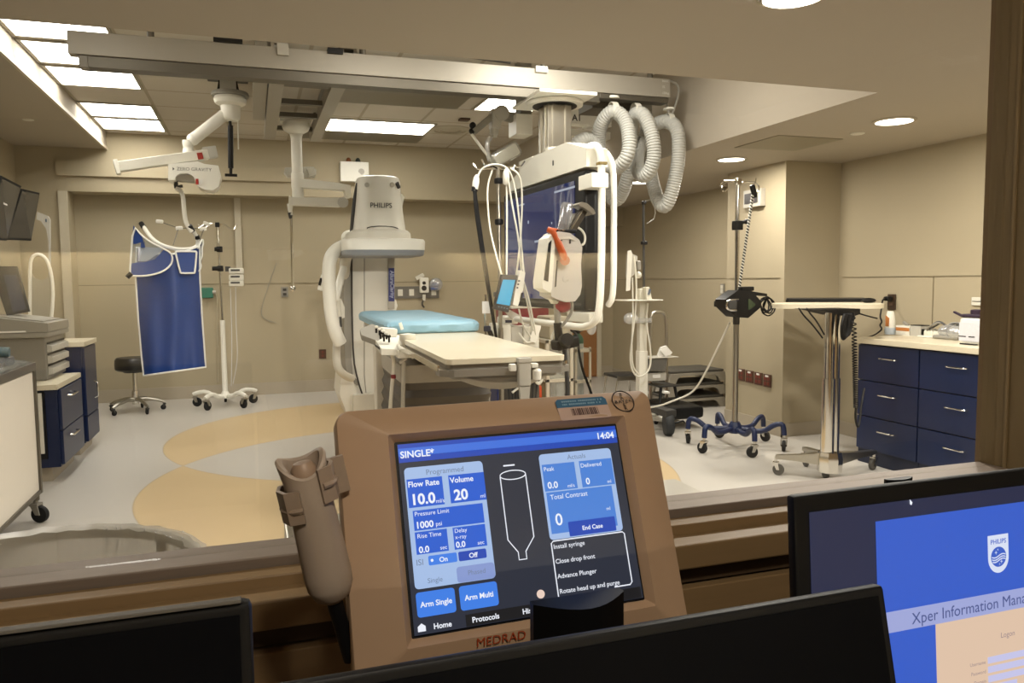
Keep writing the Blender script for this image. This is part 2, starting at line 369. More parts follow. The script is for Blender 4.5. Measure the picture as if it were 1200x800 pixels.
# unseen fill lamps added to brighten the room, above the low ceiling's edge
for x, y, pw in ((-1.0, 3.6, 12), (1.9, 4.1, 40), (.9, 3.6, 24)): lamp('hidden_fill_lamp', (x, y, ZC-.01), .55, pw, (1, .965, .905), shape='SQUARE')
def spot(loc, tgt, power, ang):
    l = bpy.data.lights.new('unseen_spot', 'SPOT'); l.energy = power; l.color = (1, .94, .86); l.spot_size = math.radians(ang); l.spot_blend = .7; l.shadow_soft_size = .05
    o = bpy.data.objects.new('unseen_spot', l); COL.objects.link(o); o.location = loc; o.rotation_euler = (V(tgt)-V(loc)).to_track_quat('-Z', 'Y').to_euler()
spot((.35, 2.6, ZS-.03), (-.25, 6.8, .62), 230, 36)
spot((1.2, 2.6, ZS-.03), (.95, 7.3, .8), 170, 30)  # unseen spot added to brighten the gantry column, no fitting there
spot((2.2, 2.6, ZS-.03), (1.6, 6.3, .55), 120, 38)
for x, y, pw in ((3.7, 2.2, 26), (-.6, 2.3, 8), (1.6, 2.2, 8), (2.9, 2.6, 18)): lamp('low_ceiling_fill', (x, y, ZS-.01), .2, pw, (1, .95, .88))  # more unseen lamps without fittings, added to lift the floor and front

t = thing('ceiling_diffuser', 'round air diffuser flush in a ceiling tile behind the long middle light', 'air vent', az(528, 152, ZC))
MB().lathe([(.23, -.0005), (.23, -.006), (.17, -.012), (.17, -.004), (.11, -.014), (.11, -.004), (.05, -.014), (.001, -.014)], az(528, 152, ZC), Z_, 32).build('vent_ring', mat('vent_paint', '#b0a896', .6), t)
tag(B(az(544, 139, ZC)+V((-.05, -.05, -.02)), az(544, 139, ZC)+V((.05, .05, -.0005)), .004).build('ceiling_sensor', mat('brown_sensor', '#4a3424', .5)), 'small brown sensor on a ceiling tile above the grey lamp arm', 'sensor')
# ================================================================ CONTROL ROOM FOREGROUND
S('trim_19', B((-2.0, .05, .70), (2.2, .95, .735), .004), mat('desk_laminate', '#5a4732', .5))
# ---------------- contrast injector console
O = V((.253, .722, 1.057)); U = V((1, .008, .008)).normalized(); W = V((-.010, .343, .939)).normalized(); W = (W-U*W.dot(U)).normalized(); N = U.cross(W)
con = thing('injector_console', 'tan touchscreen console with lit blue screen leaning back by the window sill', 'console', (.253, .70, .735))
def L(x, y, z=0.): return O+U*(x/1000)+W*(y/1000)+N*(z/1000)      # millimetres on the console face
def rr(mb, w_, h_, r, cx, cy, z, n=6, bow=0):
    vs = []
    for x, y in rrect(w_, h_, r, n, cx, cy):
        x2 = x; y2 = y+(bow*(1-((x-cx)/(w_/2))**2) if y > cy else 0)
        vs.append(mb.bm.verts.new(L(x2, y2, z)))
    return vs
m = MB(); cx, cy, w_, h_ = -2, -5, 352, 268
rings = [rr(m, w_-60, h_-60, 12, cx, cy, -66), rr(m, w_-12, h_-12, 14, cx, cy, -56, bow=5), rr(m, w_, h_, 14, cx, cy, -40, bow=6), rr(m, w_, h_, 13, cx, cy, -19, bow=6), rr(m, w_-3, h_-3, 12, cx, cy, -16, bow=6),
         rr(m, 264, 204, 2.5, 0, 0, -.5), rr(m, 260, 200, 2, 0, 0, 0), rr(m, 246, 186, 1.5, 0, 0, -9), rr(m, 246, 186, 1.5, 0, 0, -14)]
m.skin(rings, cap1=True); m.build('housing', TAN, con)
# darker lower front skirt line, stand
MB().box((.17, .775, .735), (.33, .835, .75), .004).obox((.25, .80, .84), (.06, .03, .2), X_, Z_, .006).build('stand', DGREY, con)
scr = MB().prism([L(-120.5, -90.5, -8), L(120.5, -90.5, -8), L(120.5, 90.5, -8), L(-120.5, 90.5, -8)], N*.0008).build('screen', glow('console_screen_dark', '#272d3d', .9), con, flat=True)
MB().prism([L(-123, -93, -12.5), L(123, -93, -12.5), L(123, 93, -12.5), L(-123, 93, -12.5)], N*.003).build('screen_border', BLACK, con, flat=True)
def rect(x0, y0, x1, y1, z, r=0, mb=None):
    mb = mb or MB()
    pts = rrect(abs(x1-x0), abs(y1-y0), r, 4, (x0+x1)/2, (y0+y1)/2) if r else [(x0, y0), (x1, y0), (x1, y1), (x0, y1)]
    mb.prism([L(a, b, z) for a, b in pts], N*.00015); return mb
G1 = glow('ui_pale_blue', '#a9c4ee', .95); G2 = glow('ui_blue', '#1f5fd6', .95); G3 = glow('ui_deep_blue', '#1747b8', .95); G4 = glow('ui_mid_blue', '#4c86dd', .95)
G5 = glow('ui_white', '#f2f6ff', 1.0); G6 = glow('ui_grey_text', '#7e8fae', .8); G7 = glow('ui_lilac', '#8ea2dc', .9); G8 = glow('ui_black', '#10131c', .6); G9 = glow('ui_light_button', '#3f83ee', .95); G10 = glow('ui_bar_highlight', '#3d74e2', .95)
z1, z2, z3 = -7.0, -6.6, -6.2
def sub(mb, name, m): return mb.build(name, m, scr, flat=True)
def tile(name, m, z, *rs):
    for r_ in rs: sub(rect(r_[0], r_[1], r_[2], r_[3], z, r_[4] if len(r_) > 4 else 0), name, m)
tile('title_bar', G3, z1, (-120, 72, 120, 90.3)); tile('title_bar_sheen', G10, z2, (-120, 78, 120, 86))
tile('panel', G1, z1, (-116, -49.3, -35, 66.5, 4), (26.8, -20.8, 110, 67, 4))
tile('value_tile', G2, z2, (-114.5, 27.3, -78.6, 55), (-72.2, 27.3, -35, 55), (-111.3, 5, -40, 24.2), (-111.3, -17.5, -79.3, 3.6), (-73.4, -17.5, -40, 3.6))
tile('toggle_tile', G9, z2, (-100.5, -29, -72, -20, 1.5)); tile('button', G3, z3, (-70.5, -29, -42, -20, 1.5), (48.7, -19.8, 102, -5, 1))
tile('readout_tile', G4, z2, (28.7, 28.2, 65.6, 56), (71.1, 28.2, 109, 56), (29.5, -15, 104.5, 27))
tile('tab', G7, z2, (-74, -49, -35.5, -34, 3)); tile('arm_button', G9, z1, (-116, -75, -78, -52.3, 3), (-73.5, -75, -35, -52.3, 3)); tile('footer_bar', G8, z1, (-70, -90, 119, -79))
loop = [(-18, 48), (-18, -15), (-8.8, -28), (-8.8, -35.5), (-.6, -35.5), (-.6, -28), (9.8, -15), (9.8, 48)]
sub(MB().tube([L(a, b, z2) for a, b in loop], .00055, 6), 'syringe_outline', G5); sub(MB().tube([L(-4.1+13.9*math.cos(a*math.pi/12), 49+4.6*math.sin(a*math.pi/12), z2) for a in range(24)], .0005, 6, True), 'syringe_rim', G5)
sub(MB().tube([L(-13, 59, z2), L(-1, 59, z2)], .0008, 6), 'dash', G5)
bx = [(27.5, -88), (27.5, -24), (30, -22), (108.5, -22), (110.5, -24), (110.5, -73), (108, -75.5), (90, -75.5)]
sub(MB().tube([L(a, b, z2) for a, b in bx], .0006, 6), 'instruction_outline', G5)
def tx(s, x, y, size, bold=0., al='LEFT', m=None): sub(MB().text(s, size/1000, L(x, y, z3+.25), U, W, al, bold*size/1000), 'lettering', m or G5)
tx('SINGLE*', -118.6, 76.4, 9.5, .022); tx('14:04', 95.5, 77.5, 9.5, .025)
tx('Flow Rate', -113.7, 47.2, 7.8, .02); tx('Volume', -71, 47.2, 7.8, .02); tx('10.0', -112.5, 30, 14.5, .03); tx('20', -68.5, 30, 14.5, .03); tx('ml/s', -87.5, 29.3, 5.5); tx('ml', -41.5, 29.5, 5.5)
tx('Pressure Limit', -110, 18.8, 6); tx('1000', -110, 7, 9, .025); tx('psi', -90, 7.3, 6); tx('Rise Time', -109.5, -2.4, 6); tx('0.0', -109, -16.2, 8.5, .025); tx('sec', -88, -15.6, 5.5)
tx('Delay', -72, -1.6, 5.6); tx('x-ray', -72, -7.6, 5.6); tx('0.0', -72, -15.8, 8, .025); tx('sec', -50, -15.6, 5.5)
tx('On', -90, -27, 6.5, .02); tx('Off', -60, -27, 6.5, .02); tx('Arm Single', -97, -66, 7, .022, 'CENTER'); tx('Arm Multi', -54.3, -66, 7, .022, 'CENTER')
tx('Home', -102, -87, 7, .022); tx('Protocols', -64, -87, 7, .022); tx('History', -12.5, -87, 7, .022); tx('Help', 84, -87, 7, .022)
tx('Peak', 30, 49, 6.2); tx('Delivered', 72, 49, 6.2); tx('0.0', 32, 31, 9.5, .022); tx('0', 75.5, 31, 9.5, .022); tx('ml/s', 54, 30, 5); tx('ml', 100, 30, 5)
tx('Total Contrast', 33, 19.5, 7); tx('0', 35, -7, 17, .012); tx('ml', 94, 2, 5); tx('End Case', 75.3, -15, 6.2, .02, 'CENTER')
for i, s in enumerate(('Install syringe', 'Close drop front', 'Advance Plunger', 'Rotate head up and purge')): tx(s, 29, -29.8-14.6*i, 6.4, .008)
sub(MB().prism([L(-117, -87.5, z3), L(-109.5, -87.5, z3), L(-109.5, -83, z3), L(-113.2, -80.2, z3), L(-117, -83, z3)], N*.0002), 'home_icon', G5)
sub(MB().sphere(L(-97, -24.5, z3), .0014, 10, (1, 1, 1)), 'toggle_light', G5)
for a_ in (('Programmed', -75, 57.8, 7.5), ('Actuals', 69, 59, 7.2), ('Single', -96, -45, 6.5), ('Phased', -54, -43, 6.5)): tx(a_[0], a_[1], a_[2], a_[3], 0, 'CENTER', G6)
tx('ISI', -113, -27.5, 8, 0, 'LEFT', G6)
sub(MB().cyl(L(9, -71, z2), L(9, -71, z3), .0042, n=20), 'round_icon', glow('ui_peach', '#f3d8c8', .95))
# printed marks on the housing
_z = lambda y: -15.2*max(0., (y-101))/(135-101)
def L0(x, y, z=0.): return L(x, y, _z(y)+z)
SN = (L0(0, 125)-L0(0, 105)).normalized()
m = MB(); e0 = (135, 117)
m.tube([L0(e0[0]+12.6*math.cos(a*math.pi/16), e0[1]+12.6*math.sin(a*math.pi/16), .1) for a in range(32)], .0006, 6, True)
for i, ch in enumerate('BAYER'):
    m.text(ch, .0058, L0(e0[0]-8.6+4.3*i, e0[1]-2.2, .4), U, SN, 'CENTER', .0001)
    if i != 2: m.text(ch, .0058, L0(e0[0], e0[1]+6.4-4.3*i, .4), U, SN, 'CENTER', .0001)
m.build('emblem', mat('emblem_print', '#2a211b', .6), con, flat=True)
lb = MB().prism([L0(a, b, .1) for a, b in rrect(60, 25, 3, 4, 85, 112)], N*.0002).build('asset_label', mat('label_film', '#b59c90', .5), con, flat=True)
MB().prism([L0(a, b, .4) for a, b in [(55, 114.5), (115, 114.5), (115, 121.5), (112, 124.5), (58, 124.5), (55, 121.5)]], N*.0001).build('label_header', mat('label_blue', '#33607f', .5), lb, flat=True)
m = MB(); rnd = random.Random(3); x = 70
while x < 101:
    wd = rnd.choice((.5, .8, 1.2)); m.prism([L0(x, 104.5, .4), L0(x+wd, 104.5, .4), L0(x+wd, 112.6, .4), L0(x, 112.6, .4)], N*.0001); x += wd+rnd.choice((.5, .8, 1.1))
m.build('barcode', mat('barcode_print', '#3a1b18', .6), lb, flat=True)
m = MB(); rnd = random.Random(5)
for yy in (120.6, 117):
    x = 62
    while x < 109:
        wd = rnd.choice((1.2, 1.6, 2)); m.prism([L0(x, yy, .6), L0(x+wd, yy, .6), L0(x+wd, yy+1.8, .6), L0(x, yy+1.8, .6)], N*.0001); x += wd+(.6 if rnd.random() < .8 else 2.2)
m.build('label_print', mat('label_print_grey', '#7fa0b4', .6), lb, flat=True)
MB().text('MEDRAD', .0125, L(-64, -109, 0)-N*.0015, U, (L(0, -100, -.5)-L(0, -139, -16)).normalized(), 'LEFT', .0).build('maker_mark', mat('maker_red', '#a5431f', .5), con, flat=True)
# ---------------- hand switch in its cradle on the console's left side
br = MB()
a0 = at(375, 590, .74); 
hs_top, hs_mid, hs_bot = at(353, 540, .72), at(366, 590, .72), at(386, 680, .72)
hdir = (hs_bot-hs_top).normalized(); hs_n = (N-hdir*N.dot(hdir)).normalized(); hs_u = hdir.cross(hs_n)*1
if hs_u.x < 0: hs_u = -hs_u
def HP(a, b, c=0.): return hs_top+hdir*(a/1000)+hs_u*(b/1000)+hs_n*(c/1000)
for a0_, b0, b1 in ((26, -25, -12), (14, 14, 27)):
    pts = [(b1*.6, -20), (b1*.7 if b1 > 0 else b0, -20)]
br.tube([HP(40, 0, -22), HP(40, -22, -20), HP(40, -26, -4), HP(40, -20, 14), HP(40, -9, 18)], .003, 8, smooth=1)
br.tube([HP(24, 0, -22), HP(24, 22, -20), HP(24, 27, -4), HP(24, 22, 14), HP(24, 12, 18)], .003, 8, smooth=1)
for (s0, s1, bb) in ((22, 52, -1), (8, 40, 1)):
    prof = [(0, -24), (24, -21), (27.5, -4), (23, 13), (10, 19), (9, 16), (20, 11), (24, -4), (21, -18), (0, -21)]
    br.prism([HP(s0, bb*x, y) for x, y in prof], hdir*((s1-s0)/1000))
br.prism([HP(10, 18, -24), HP(10, 40, -26), HP(10, 40, -20), HP(10, 18, -18)], hdir*.035)
br.build('switch_cradle', mat('tan_cradle_plastic', '#978472', .5, var=.03), con)
hs = thing('hand_switch', 'tan hand switch with black cable in the cradle left of the lit console', 'hand switch', hs_bot)
m = MB(); R_ = []
for a, rx, ry, ov in ((0, 21, 15, 0), (2, 23, 17, 0), (18, 20, 17, 0), (40, 20, 18, 0), (70, 21, 18, 0), (110, 22, 18, 0), (122, 21, 17, 0), (125, 19.5, 16, 0), (133, 16, 13, 0), (138, 7, 7, 0)):
    R_.append([m.bm.verts.new(HP(a+(7*math.sin(t) if a < 10 else 0)-(6*math.cos(2*t) if a < 10 else 0), rx*math.cos(t), ry*math.sin(t))) for t in [2*math.pi*i/28 for i in range(28)]])
inner = [m.bm.verts.new(HP(2+7*math.sin(t)-6*math.cos(2*t), 17*math.cos(t), 11*math.sin(t))) for t in [2*math.pi*i/28 for i in range(28)]]
deep = [m.bm.verts.new(HP(18, 15*math.cos(t), 9*math.sin(t))) for t in [2*math.pi*i/28 for i in range(28)]]
m.skin([deep, inner]+R_); m.build('grip', mat('tan_grip_plastic', '#a09080', .5, var=.03), hs)
MB().lathe([(.001, -.010), (.008, -.009), (.0115, -.004), (.012, .004), (.011, .012)], HP(10, 0, 2), hdir, 20).build('plunger', mat('tan_button_plastic', '#9b836e', .45), hs)
m = MB(); m.cyl(HP(132, 0), HP(200, 3, -4), .0075, .007, 12); m.build('strain_relief', BLACK, hs)
T([HP(190, 3, -4), HP(240, 10, -10), HP(290, 40, -20), V((.22, .79, .745))], .0022, 8, 2).build('cable', DGREY, hs)
# ---------------- monitors
def monitor(name, label, x0, x1, y, ztop, h, tilt, glass, bez=.012, lipm=None):
    t = thing(name, label, 'monitor', ((x0+x1)/2, y, .735))
    a = math.radians(tilt); Wm = V((0, math.sin(a), math.cos(a))); Nm = X_.cross(Wm); o = V(((x0+x1)/2, y, ztop))-Wm*(h/2); w = x1-x0
    m = MB(); m.obox(o-Nm*.0, (w, .012, h), X_, Wm, .004); m.obox(o-Nm*.022, (w*.7, .04, h*.6), X_, Wm, .012)
    hs_ = m.build('casing', mat('monitor_casing', '#080809', .5, var=.1, spec=.3), t)
    MB().prism([o+X_*(sx*(w/2-bez))+Wm*(sz*(h/2-bez))+Nm*.0062 for sx, sz in ((-1, -1), (1, -1), (1, 1), (-1, 1))], Nm*.0006).build('screen', glass, t, flat=True)
    m = MB(); m.box(((x0+x1)/2-.1, y-.09, .735), ((x0+x1)/2+.1, y+.075, .747), .003); m.obox(((x0+x1)/2, y+.055, (ztop-h*.5+.74)/2+.03), (.06, .025, ztop-h*.5-.735+.06), X_, Z_, .005)
    m.build('stand', BLACK, t); return t, o, Wm, Nm, w, h
OFF = mat('switched_off_screen', '#020307', .5, var=.2, spec=.1)
t, o, Wm, Nm, w, h = monitor('monitor', 'switched-off black monitor in front of the tan console', .0, .488, .5, 1.045, .27, 13, OFF, .008)
t, o, Wm, Nm, w, h = monitor('monitor', 'switched-off black monitor with a thin grey top edge at the lower left corner', -.51, -.006, .42, 1.135, .30, 2, OFF, .006)
MB().obox(o+Wm*(h/2+.0012)+Nm*.004, (w-.01, .006, .002), X_, Wm, .0005).build('top_strip', mat('strip_grey', '#55514a', .6), t)
SCN = glow('login_screen_navy', '#232b4d', .8)
t, o, Wm, Nm, w, h = monitor('monitor', 'lit monitor with blue login page and white shield at the lower right', .476, 1.0, .6, 1.095, .33, 4, SCN, .017)
o2 = o-X_*(w/2)+Wm*(h/2)+Nm*.0075
def q(x, y, z=0.): return o2+X_*(x/1000)-Wm*(y/1000)+Nm*(z/1000)    # millimetres from the screen's top left
def hit(x, y):
    d = ray(x, y); p = CP+d*((o2-CP).dot(Nm)/d.dot(Nm)); return ((p-o2).dot(X_)*1000, -(p-o2).dot(Wm)*1000)
def quad(x0, y0, x1, y1, z, name, m, par): return MB().prism([q(x0, y0, z), q(x0, y1, z), q(x1, y1, z), q(x1, y0, z)], Nm*.0001).build(name, m, par, flat=True)
scr = t.children[1]
bx, by = hit(1026, 611); cx2, cy2 = hit(1041, 717); dx2, dy2 = hit(1045, 741); ex, ey = hit(1096, 731); sx, sy = hit(1157, 628); tx_, ty_ = hit(1182, 667); lx, ly = hit(1068, 728)
pg = quad(bx, by, w*1000-17, h*1000-17, .0, 'login_page', glow('login_blue', '#3560cf', .95), scr)
quad(bx, cy2, w*1000-17, dy2, .3, 'banner', glow('login_banner', '#a9b2e6', .9), scr)
quad(ex, dy2, w*1000-17, h*1000-17, .3, 'form', glow('login_peach', '#e8cab0', .95), scr)
LT = glow('login_lettering', '#4f5d9b', .8); LP = glow('login_faint_lettering', '#a58f96', .8); LF = glow('login_field', '#cdcdf2', .95)
MB().text('Xper Information Management System', (dy2-cy2)*.00078, q(lx, cy2+(dy2-cy2)*.78, .7), X_, Wm, 'LEFT').build('banner_lettering', LT, scr, flat=True)
g1 = hit(1172, 747); f1 = hit(1157, 772); f2 = hit(1157, 783); f3 = hit(1157, 795)
MB().text('Logon', .008, q(g1[0], g1[1], .7), X_, Wm).build('form_lettering', LP, scr, flat=True); sp = (f2[1]-f1[1])
for i, s in enumerate(('Username', 'Password', 'Domain', 'Facility')): MB().text(s, .0052, q(f1[0]-3, f1[1]+4+sp*i, .7), X_, Wm, 'RIGHT').build('form_lettering', LP, scr, flat=True)
for i in range(4): MB().prism([q(f1[0], f1[1]-2+sp*i, .5), q(f1[0], f1[1]+sp*.7-2+sp*i, .5), q(f1[0]+70-30*(i == 3), f1[1]+sp*.7-2+sp*i, .5), q(f1[0]+70-30*(i == 3), f1[1]-2+sp*i, .5)], Nm*.0001).build('form_field', LF, scr, flat=True)
# shield emblem on the page
SW, SH = tx_-sx, ty_-sy
def shield(k, z, grow=0):
    pts = [(-.5, .5), (.5, .5), (.5, -.12)]+[(.5*math.cos(a), -.12-.42*math.sin(a)) for a in [math.pi*i/16 for i in range(1, 16)]]+[(-.5, -.12)]
    return [q(sx+SW/2+x*SW*k, sy+SH*.5-(y*SH*k), z) for x, y in pts]
em = MB().prism(shield(1, .3), Nm*.0001).build('shield_emblem', glow('shield_white', '#dfe7fb', .98), scr, flat=True)
bl = glow('shield_blue', '#3a62cc', .95); m = MB()
cc = (sx+SW/2, sy+SH*.60); R0 = SW*.37
m.prism([q(cc[0]+R0*math.cos(a*math.pi/14), cc[1]-R0*math.sin(a*math.pi/14), .5) for a in range(28)], Nm*.0001)
m.text('PHILIPS', SW*.00024, q(cc[0], sy+SH*.24, .6), X_, Wm, 'CENTER', .00012); m.build('emblem_print', bl, em, flat=True)
m = MB()
for dy0 in (-.10, .14, .36):
    up = [(x/10, -dy0+.16*math.sin(x/10*3.0)) for x in range(-10, 11)]
    wv = [(x, y) for x, y in up if x*x+y*y < .98]
    if len(wv) > 2: m.prism([q(cc[0]+R0*x, cc[1]-R0*(y+.055), .7) for x, y in wv]+[q(cc[0]+R0*x, cc[1]-R0*(y-.055), .7) for x, y in wv[::-1]], Nm*.0001)
for sxx, syy, s_ in ((-.35, .45, .22), (-.1, .72, .12), (.35, -.5, .22), (.1, -.74, .12)):
    m.prism([q(cc[0]+R0*(sxx+s_*r*math.cos(a)), cc[1]-R0*(syy+s_*r*math.sin(a)), .7) for a, r in [(math.pi*i/4, 1 if i % 2 == 0 else .22) for i in range(8)]], Nm*.0001)
m.build('emblem_waves', glow('shield_white', '#dfe7fb', .98), em, flat=True)
pp = hit(1067, 588); sub2 = MB().prism([q(pp[0]-1.4, pp[1]-3, .4), q(pp[0]-1.2, pp[1]+2, .4), q(pp[0]+.8, pp[1]+3.2, .4), q(pp[0]+2, pp[1]+.5, .4)], Nm*.0001).build('cursor', G5, scr, flat=True)
# black housings standing behind the monitors
def dpost(label, p0, p1, dep, front, z0=.735, cat='monitor clamp'):
    x0, x1, y, zt = p0.x, p1.x, p0.y, p0.z
    pts = [V((x0, y, z0)), V((x1, y, z0))]+[V((x1+(x0-x1)*i/10, y-dep*.35-dep*math.sin(math.pi*i/10)*front, z0)) for i in range(11)]
    t = MB().prism(pts, Z_*(zt-z0)).bevel(.002, 2)
    return tag(t.build('monitor_clamp', BLACK), label, cat)
dpost('black clamp with curved front between the lit console and the monitor before it', at(621, 704, .615), at(726, 692, .615), .024, 1)
dpost('small black clamp poking up behind the top edge of the lit login monitor', at(1036, 561, .70), at(1066, 559, .70), .012, .5)
# shelf on the far side of the window sill
m = MB(); a, b = ax(330, 604, -.0), None
pL, pR = az(332, 604, .93), az(797, 563, .93)
yy = (pL.y+pR.y)/2
m.box((pL.x, 1.105, .915), (pR.x, yy, .93), .003); m.box((pL.x, 1.105, .86), (pL.x+.012, yy, .915), .002); m.box((pR.x-.012, 1.105, .86), (pR.x, yy, .915), .002)
S('trim_20', m, STEEL)
# ---------------- fittings on the rear wall of the control room (they mirror in the pane)
cb = thing('wall_cabinet', 'long wall cabinet seen only as a pale streak mirrored in the pane', 'cabinet', (-.3, -2.35, 1.49))
B((-1.62, -2.5, 1.49), (2.3, -2.2, 2.1), .003).build('carcass', mat('cabinet_beige', '#6f6450', .6), cb)
RV = 4.59
xs = [at(x, 283, RV).x for x in (-10, 150, 265, 358, 530, 718)]
for a, b in ((-1.62, xs[2]-.05), (xs[3]+.05, 2.3)): B((a, -2.22, 1.464), (b, -2.2, 1.489)).build('valance', mat('cabinet_beige', '#6f6450', .6), cb)
LU = glow('under_cabinet_light', (1, .93, .8), 90)
for a, b in ((xs[0], xs[1]), (xs[4], xs[5])): B((a, -2.44, 1.478), (b, -2.38, 1.489)).build('under_light', LU, cb)
zb = at(310, 288, RV).z; d = B((xs[2], -2.495, zb), (xs[3], -2.45, zb+.035), .003).build('strip_fitting', OFFW, cb); B((xs[2]+.01, -2.4495, zb+.004), (xs[3]-.01, -2.447, zb+.031)).build('strip_lens', glow('strip_lens', (1, .97, .9), 7), d)
for nm, pts_, mm in (('pinned_sheet', [(312, 291), (350, 287), (357, 297), (340, 304), (315, 305)], PAPER), ('yellow_note', [(279, 301), (286, 294), (290, 302)], mat('yellow_paper', '#d9cf86', .8))):
    MB().prism([V((at(x, y, RV).x, -2.497, at(x, y, RV).z)) for x, y in pts_], V((0, .003, 0))).build(nm, mm, cb, flat=True)
# ================================================================ CEILING EQUIPMENT
def ad(x, y, d): return CP+ray(x, y)*d
# ---- the long ceiling rail across the room
t = thing('ceiling_rail', 'long silver ceiling rail spanning the room in front of the light panels', 'ceiling rail', (.96, 4.98, 2.5))
B((-.918, 4.92, 2.575), (2.838, 5.0, 2.702), .004).build('beam', ALU, t)
MB().box((-.87, 4.935, 2.52), (2.3, 5.02, 2.574), .003).box((-.87, 4.925, 2.512), (2.3, 5.03, 2.519)).build('lower_rail', DALU, t)
MB().box((2.3, 5.05, 2.5), (2.62, 5.3, 2.56), .004).box((2.3, 4.93, 2.54), (2.83, 5.03, 2.574), .003).build('trolley_track', DALU, t)
B(V(at(93, 78, 4.92)), at(102, 65, 4.92)+V((0, .06, 0)), .003).build('end_stop', GREYP, t)
for a, b, mt in (((325, 64), (338, 51), LGREY), ((673, 77), (686, 66), LGREY), ((250, 48), (284, 43), BLACK), ((384, 62), (402, 57), BLACK), ((628, 84), (642, 78), WHITE)):
    p, q_ = at(*a, 4.905), at(*b, 4.905)
    B((p.x, 4.90, p.z), (q_.x, 4.919 if mt is LGREY else 4.99, q_.z), .002).build('clip' if mt is LGREY else 'cable_chain' if mt is BLACK else 'junction_box', mt, t)
T([at(384, 50, 5.02), at(470, 58, 5.02), at(520, 62, 5.03), at(598, 73, 5.02)], .012, 8, 2).build('cable', DGREY, t)
m = MB()
for i, s in enumerate(('MAX', '75', '150kg')): MB().text(s, .022, at(776, 104+7*i-10+2, 4.918), X_, Z_, 'LEFT', .0006).build('load_lettering', mat('rail_print', '#c9c5b9', .6), t, flat=True)
# hangers on the ceiling, real posts that carry the rail
for x in (-.5, .7, 1.9, 2.7): C((x, 4.96, 2.702), (x, 4.96, 2.899), .02, n=10).build('hanger', DALU, t)
# ---- twin rails running to the back of the room
def cross_rail(label, x0, x1, y0, y1, z, mids, grp='rails running to the back wall'):
    t = thing('ceiling_track', label, 'ceiling rail', ((x0+x1)/2, (y0+y1)/2, z))
    for x in (x0, x1):
        m = MB().box((x-.05, y0, z), (x+.05, y1, z+.02), .002).box((x-.05, y0, z+.02), (x-.03, y1, z+.09)).box((x+.03, y0, z+.02), (x+.05, y1, z+.09)).box((x-.05, y0, z+.09), (x+.05, y1, z+.105))
        m.build('rail', ALU, t); B((x-.028, y0, z+.0205), (x+.028, y1, z+.026)).build('slot', DGREY, t, flat=True)
    for y in mids: B((x0+.05, y-.03, z+.03), (x1-.05, y+.03, z+.07), .004).build('crossbar', DALU, t)
    for y in (y0+.3, y1-.3):
        for x in (x0, x1): B((x-.03, y-.03, z+.105), (x+.03, y+.03, ZC-.002)).build('bracket', DALU, t)
    return t
r1 = at(317, 152, 7.6); r2 = at(372, 152, 7.6)
cross_rail('twin silver ceiling rails carrying the white articulated boom', r1.x, r2.x, 5.1, 7.95, r1.z-.03, (5.9, 6.5, 7.0, 7.6))
r1 = at(303, 146, 7.4); r2 = at(311, 146, 7.4)
t = thing('ceiling_track', 'single grey ceiling rail left of the twin rails', 'ceiling rail', (r1.x, 6, r1.z))
MB().box((r1.x-.05, 5.1, r1.z), (r1.x+.05, 7.2, r1.z+.03), .003).box((r1.x-.035, 5.1, r1.z+.03), (r1.x+.035, 7.2, r1.z+.1)).build('rail', ALU, t)
MB().box((r1.x+.07, 5.1, r1.z-.02), (r1.x+.14, 7.35, r1.z+.05), .003).build('rail', LGREY, t)
for y in (5.6, 6.8): B((r1.x-.03, y, r1.z+.1), (r1.x+.03, y+.06, ZC-.002)).build('bracket', DALU, t)
# ---- lead apron boom (left)
YA = 6.6
t = thing('apron_boom', 'white ceiling arm with balance unit from which the blue lead apron hangs', 'ceiling boom', at(267, 90, YA))
h0 = at(267, 92, YA)
for s_ in (-1, 1):
    m = MB().obox(h0+V((s_*.1, 0, -.01)), (.1, .1, .02)); m.obox(h0+V((s_*.065, 0, -.07)), (.022, .08, .14), (1, 0, s_*.18)); m.build('bracket', BLACK, t)
MB().box(h0+V((-.06, -.05, -.13)), h0+V((.06, .05, ZC-h0.z-.002)), .004).build('mount', LGREY, t)
c = at(270, 120, YA)
MB().lathe([(.135, .075), (.14, .065), (.14, .045), (.12, .042)], c, Z_).build('collar', GREYP, t)
MB().lathe([(.05, .042), (.118, .04), (.125, .02), (.115, -.01), (.08, -.03)], c, Z_).build('turntable', WHITE, t)
MB().lathe([(.07, -.02), (.075, -.03), (.07, -.12), (.055, -.14), (.001, -.14)], c, Z_).build('hub', WHITE, t)
e1 = at(223, 163, YA)
MB().tube([c+V((-.05, 0, -.10)), e1+V((.02, 0, .0))], .045, 14).sphere(e1+V((.02, 0, 0)), .048).build('arm', WHITE, t)
e2 = at(221, 183, YA)
MB().lathe([(.04, .12), (.042, .1), (.036, .06), (.042, .05), (.042, -.04), (.03, -.05)], e2, Z_, 18).build('joint', WHITE, t)
b0, b1 = at(137, 196, YA-.1), at(244, 181, YA)
u = (b1-b0).normalized()
MB().obox((b0+b1)/2, ((b1-b0).length, .09, .075), u, Z_, .008).build('beam', OFFW, t)
MB().obox(b0, (.03, .105, .105), u, Z_, .005).build('end_cap', WHITE, t)
MB().obox(at(246, 179, YA), (.10, .08, .09), u, Z_, .006).build('end_block', LGREY, t)
MB().obox(at(235, 184, YA)+V((0, -.055, 0)), (.04, .012, .05), u, Z_).build('warning_plate', mat('warning_red', '#9c2f25', .5), t)
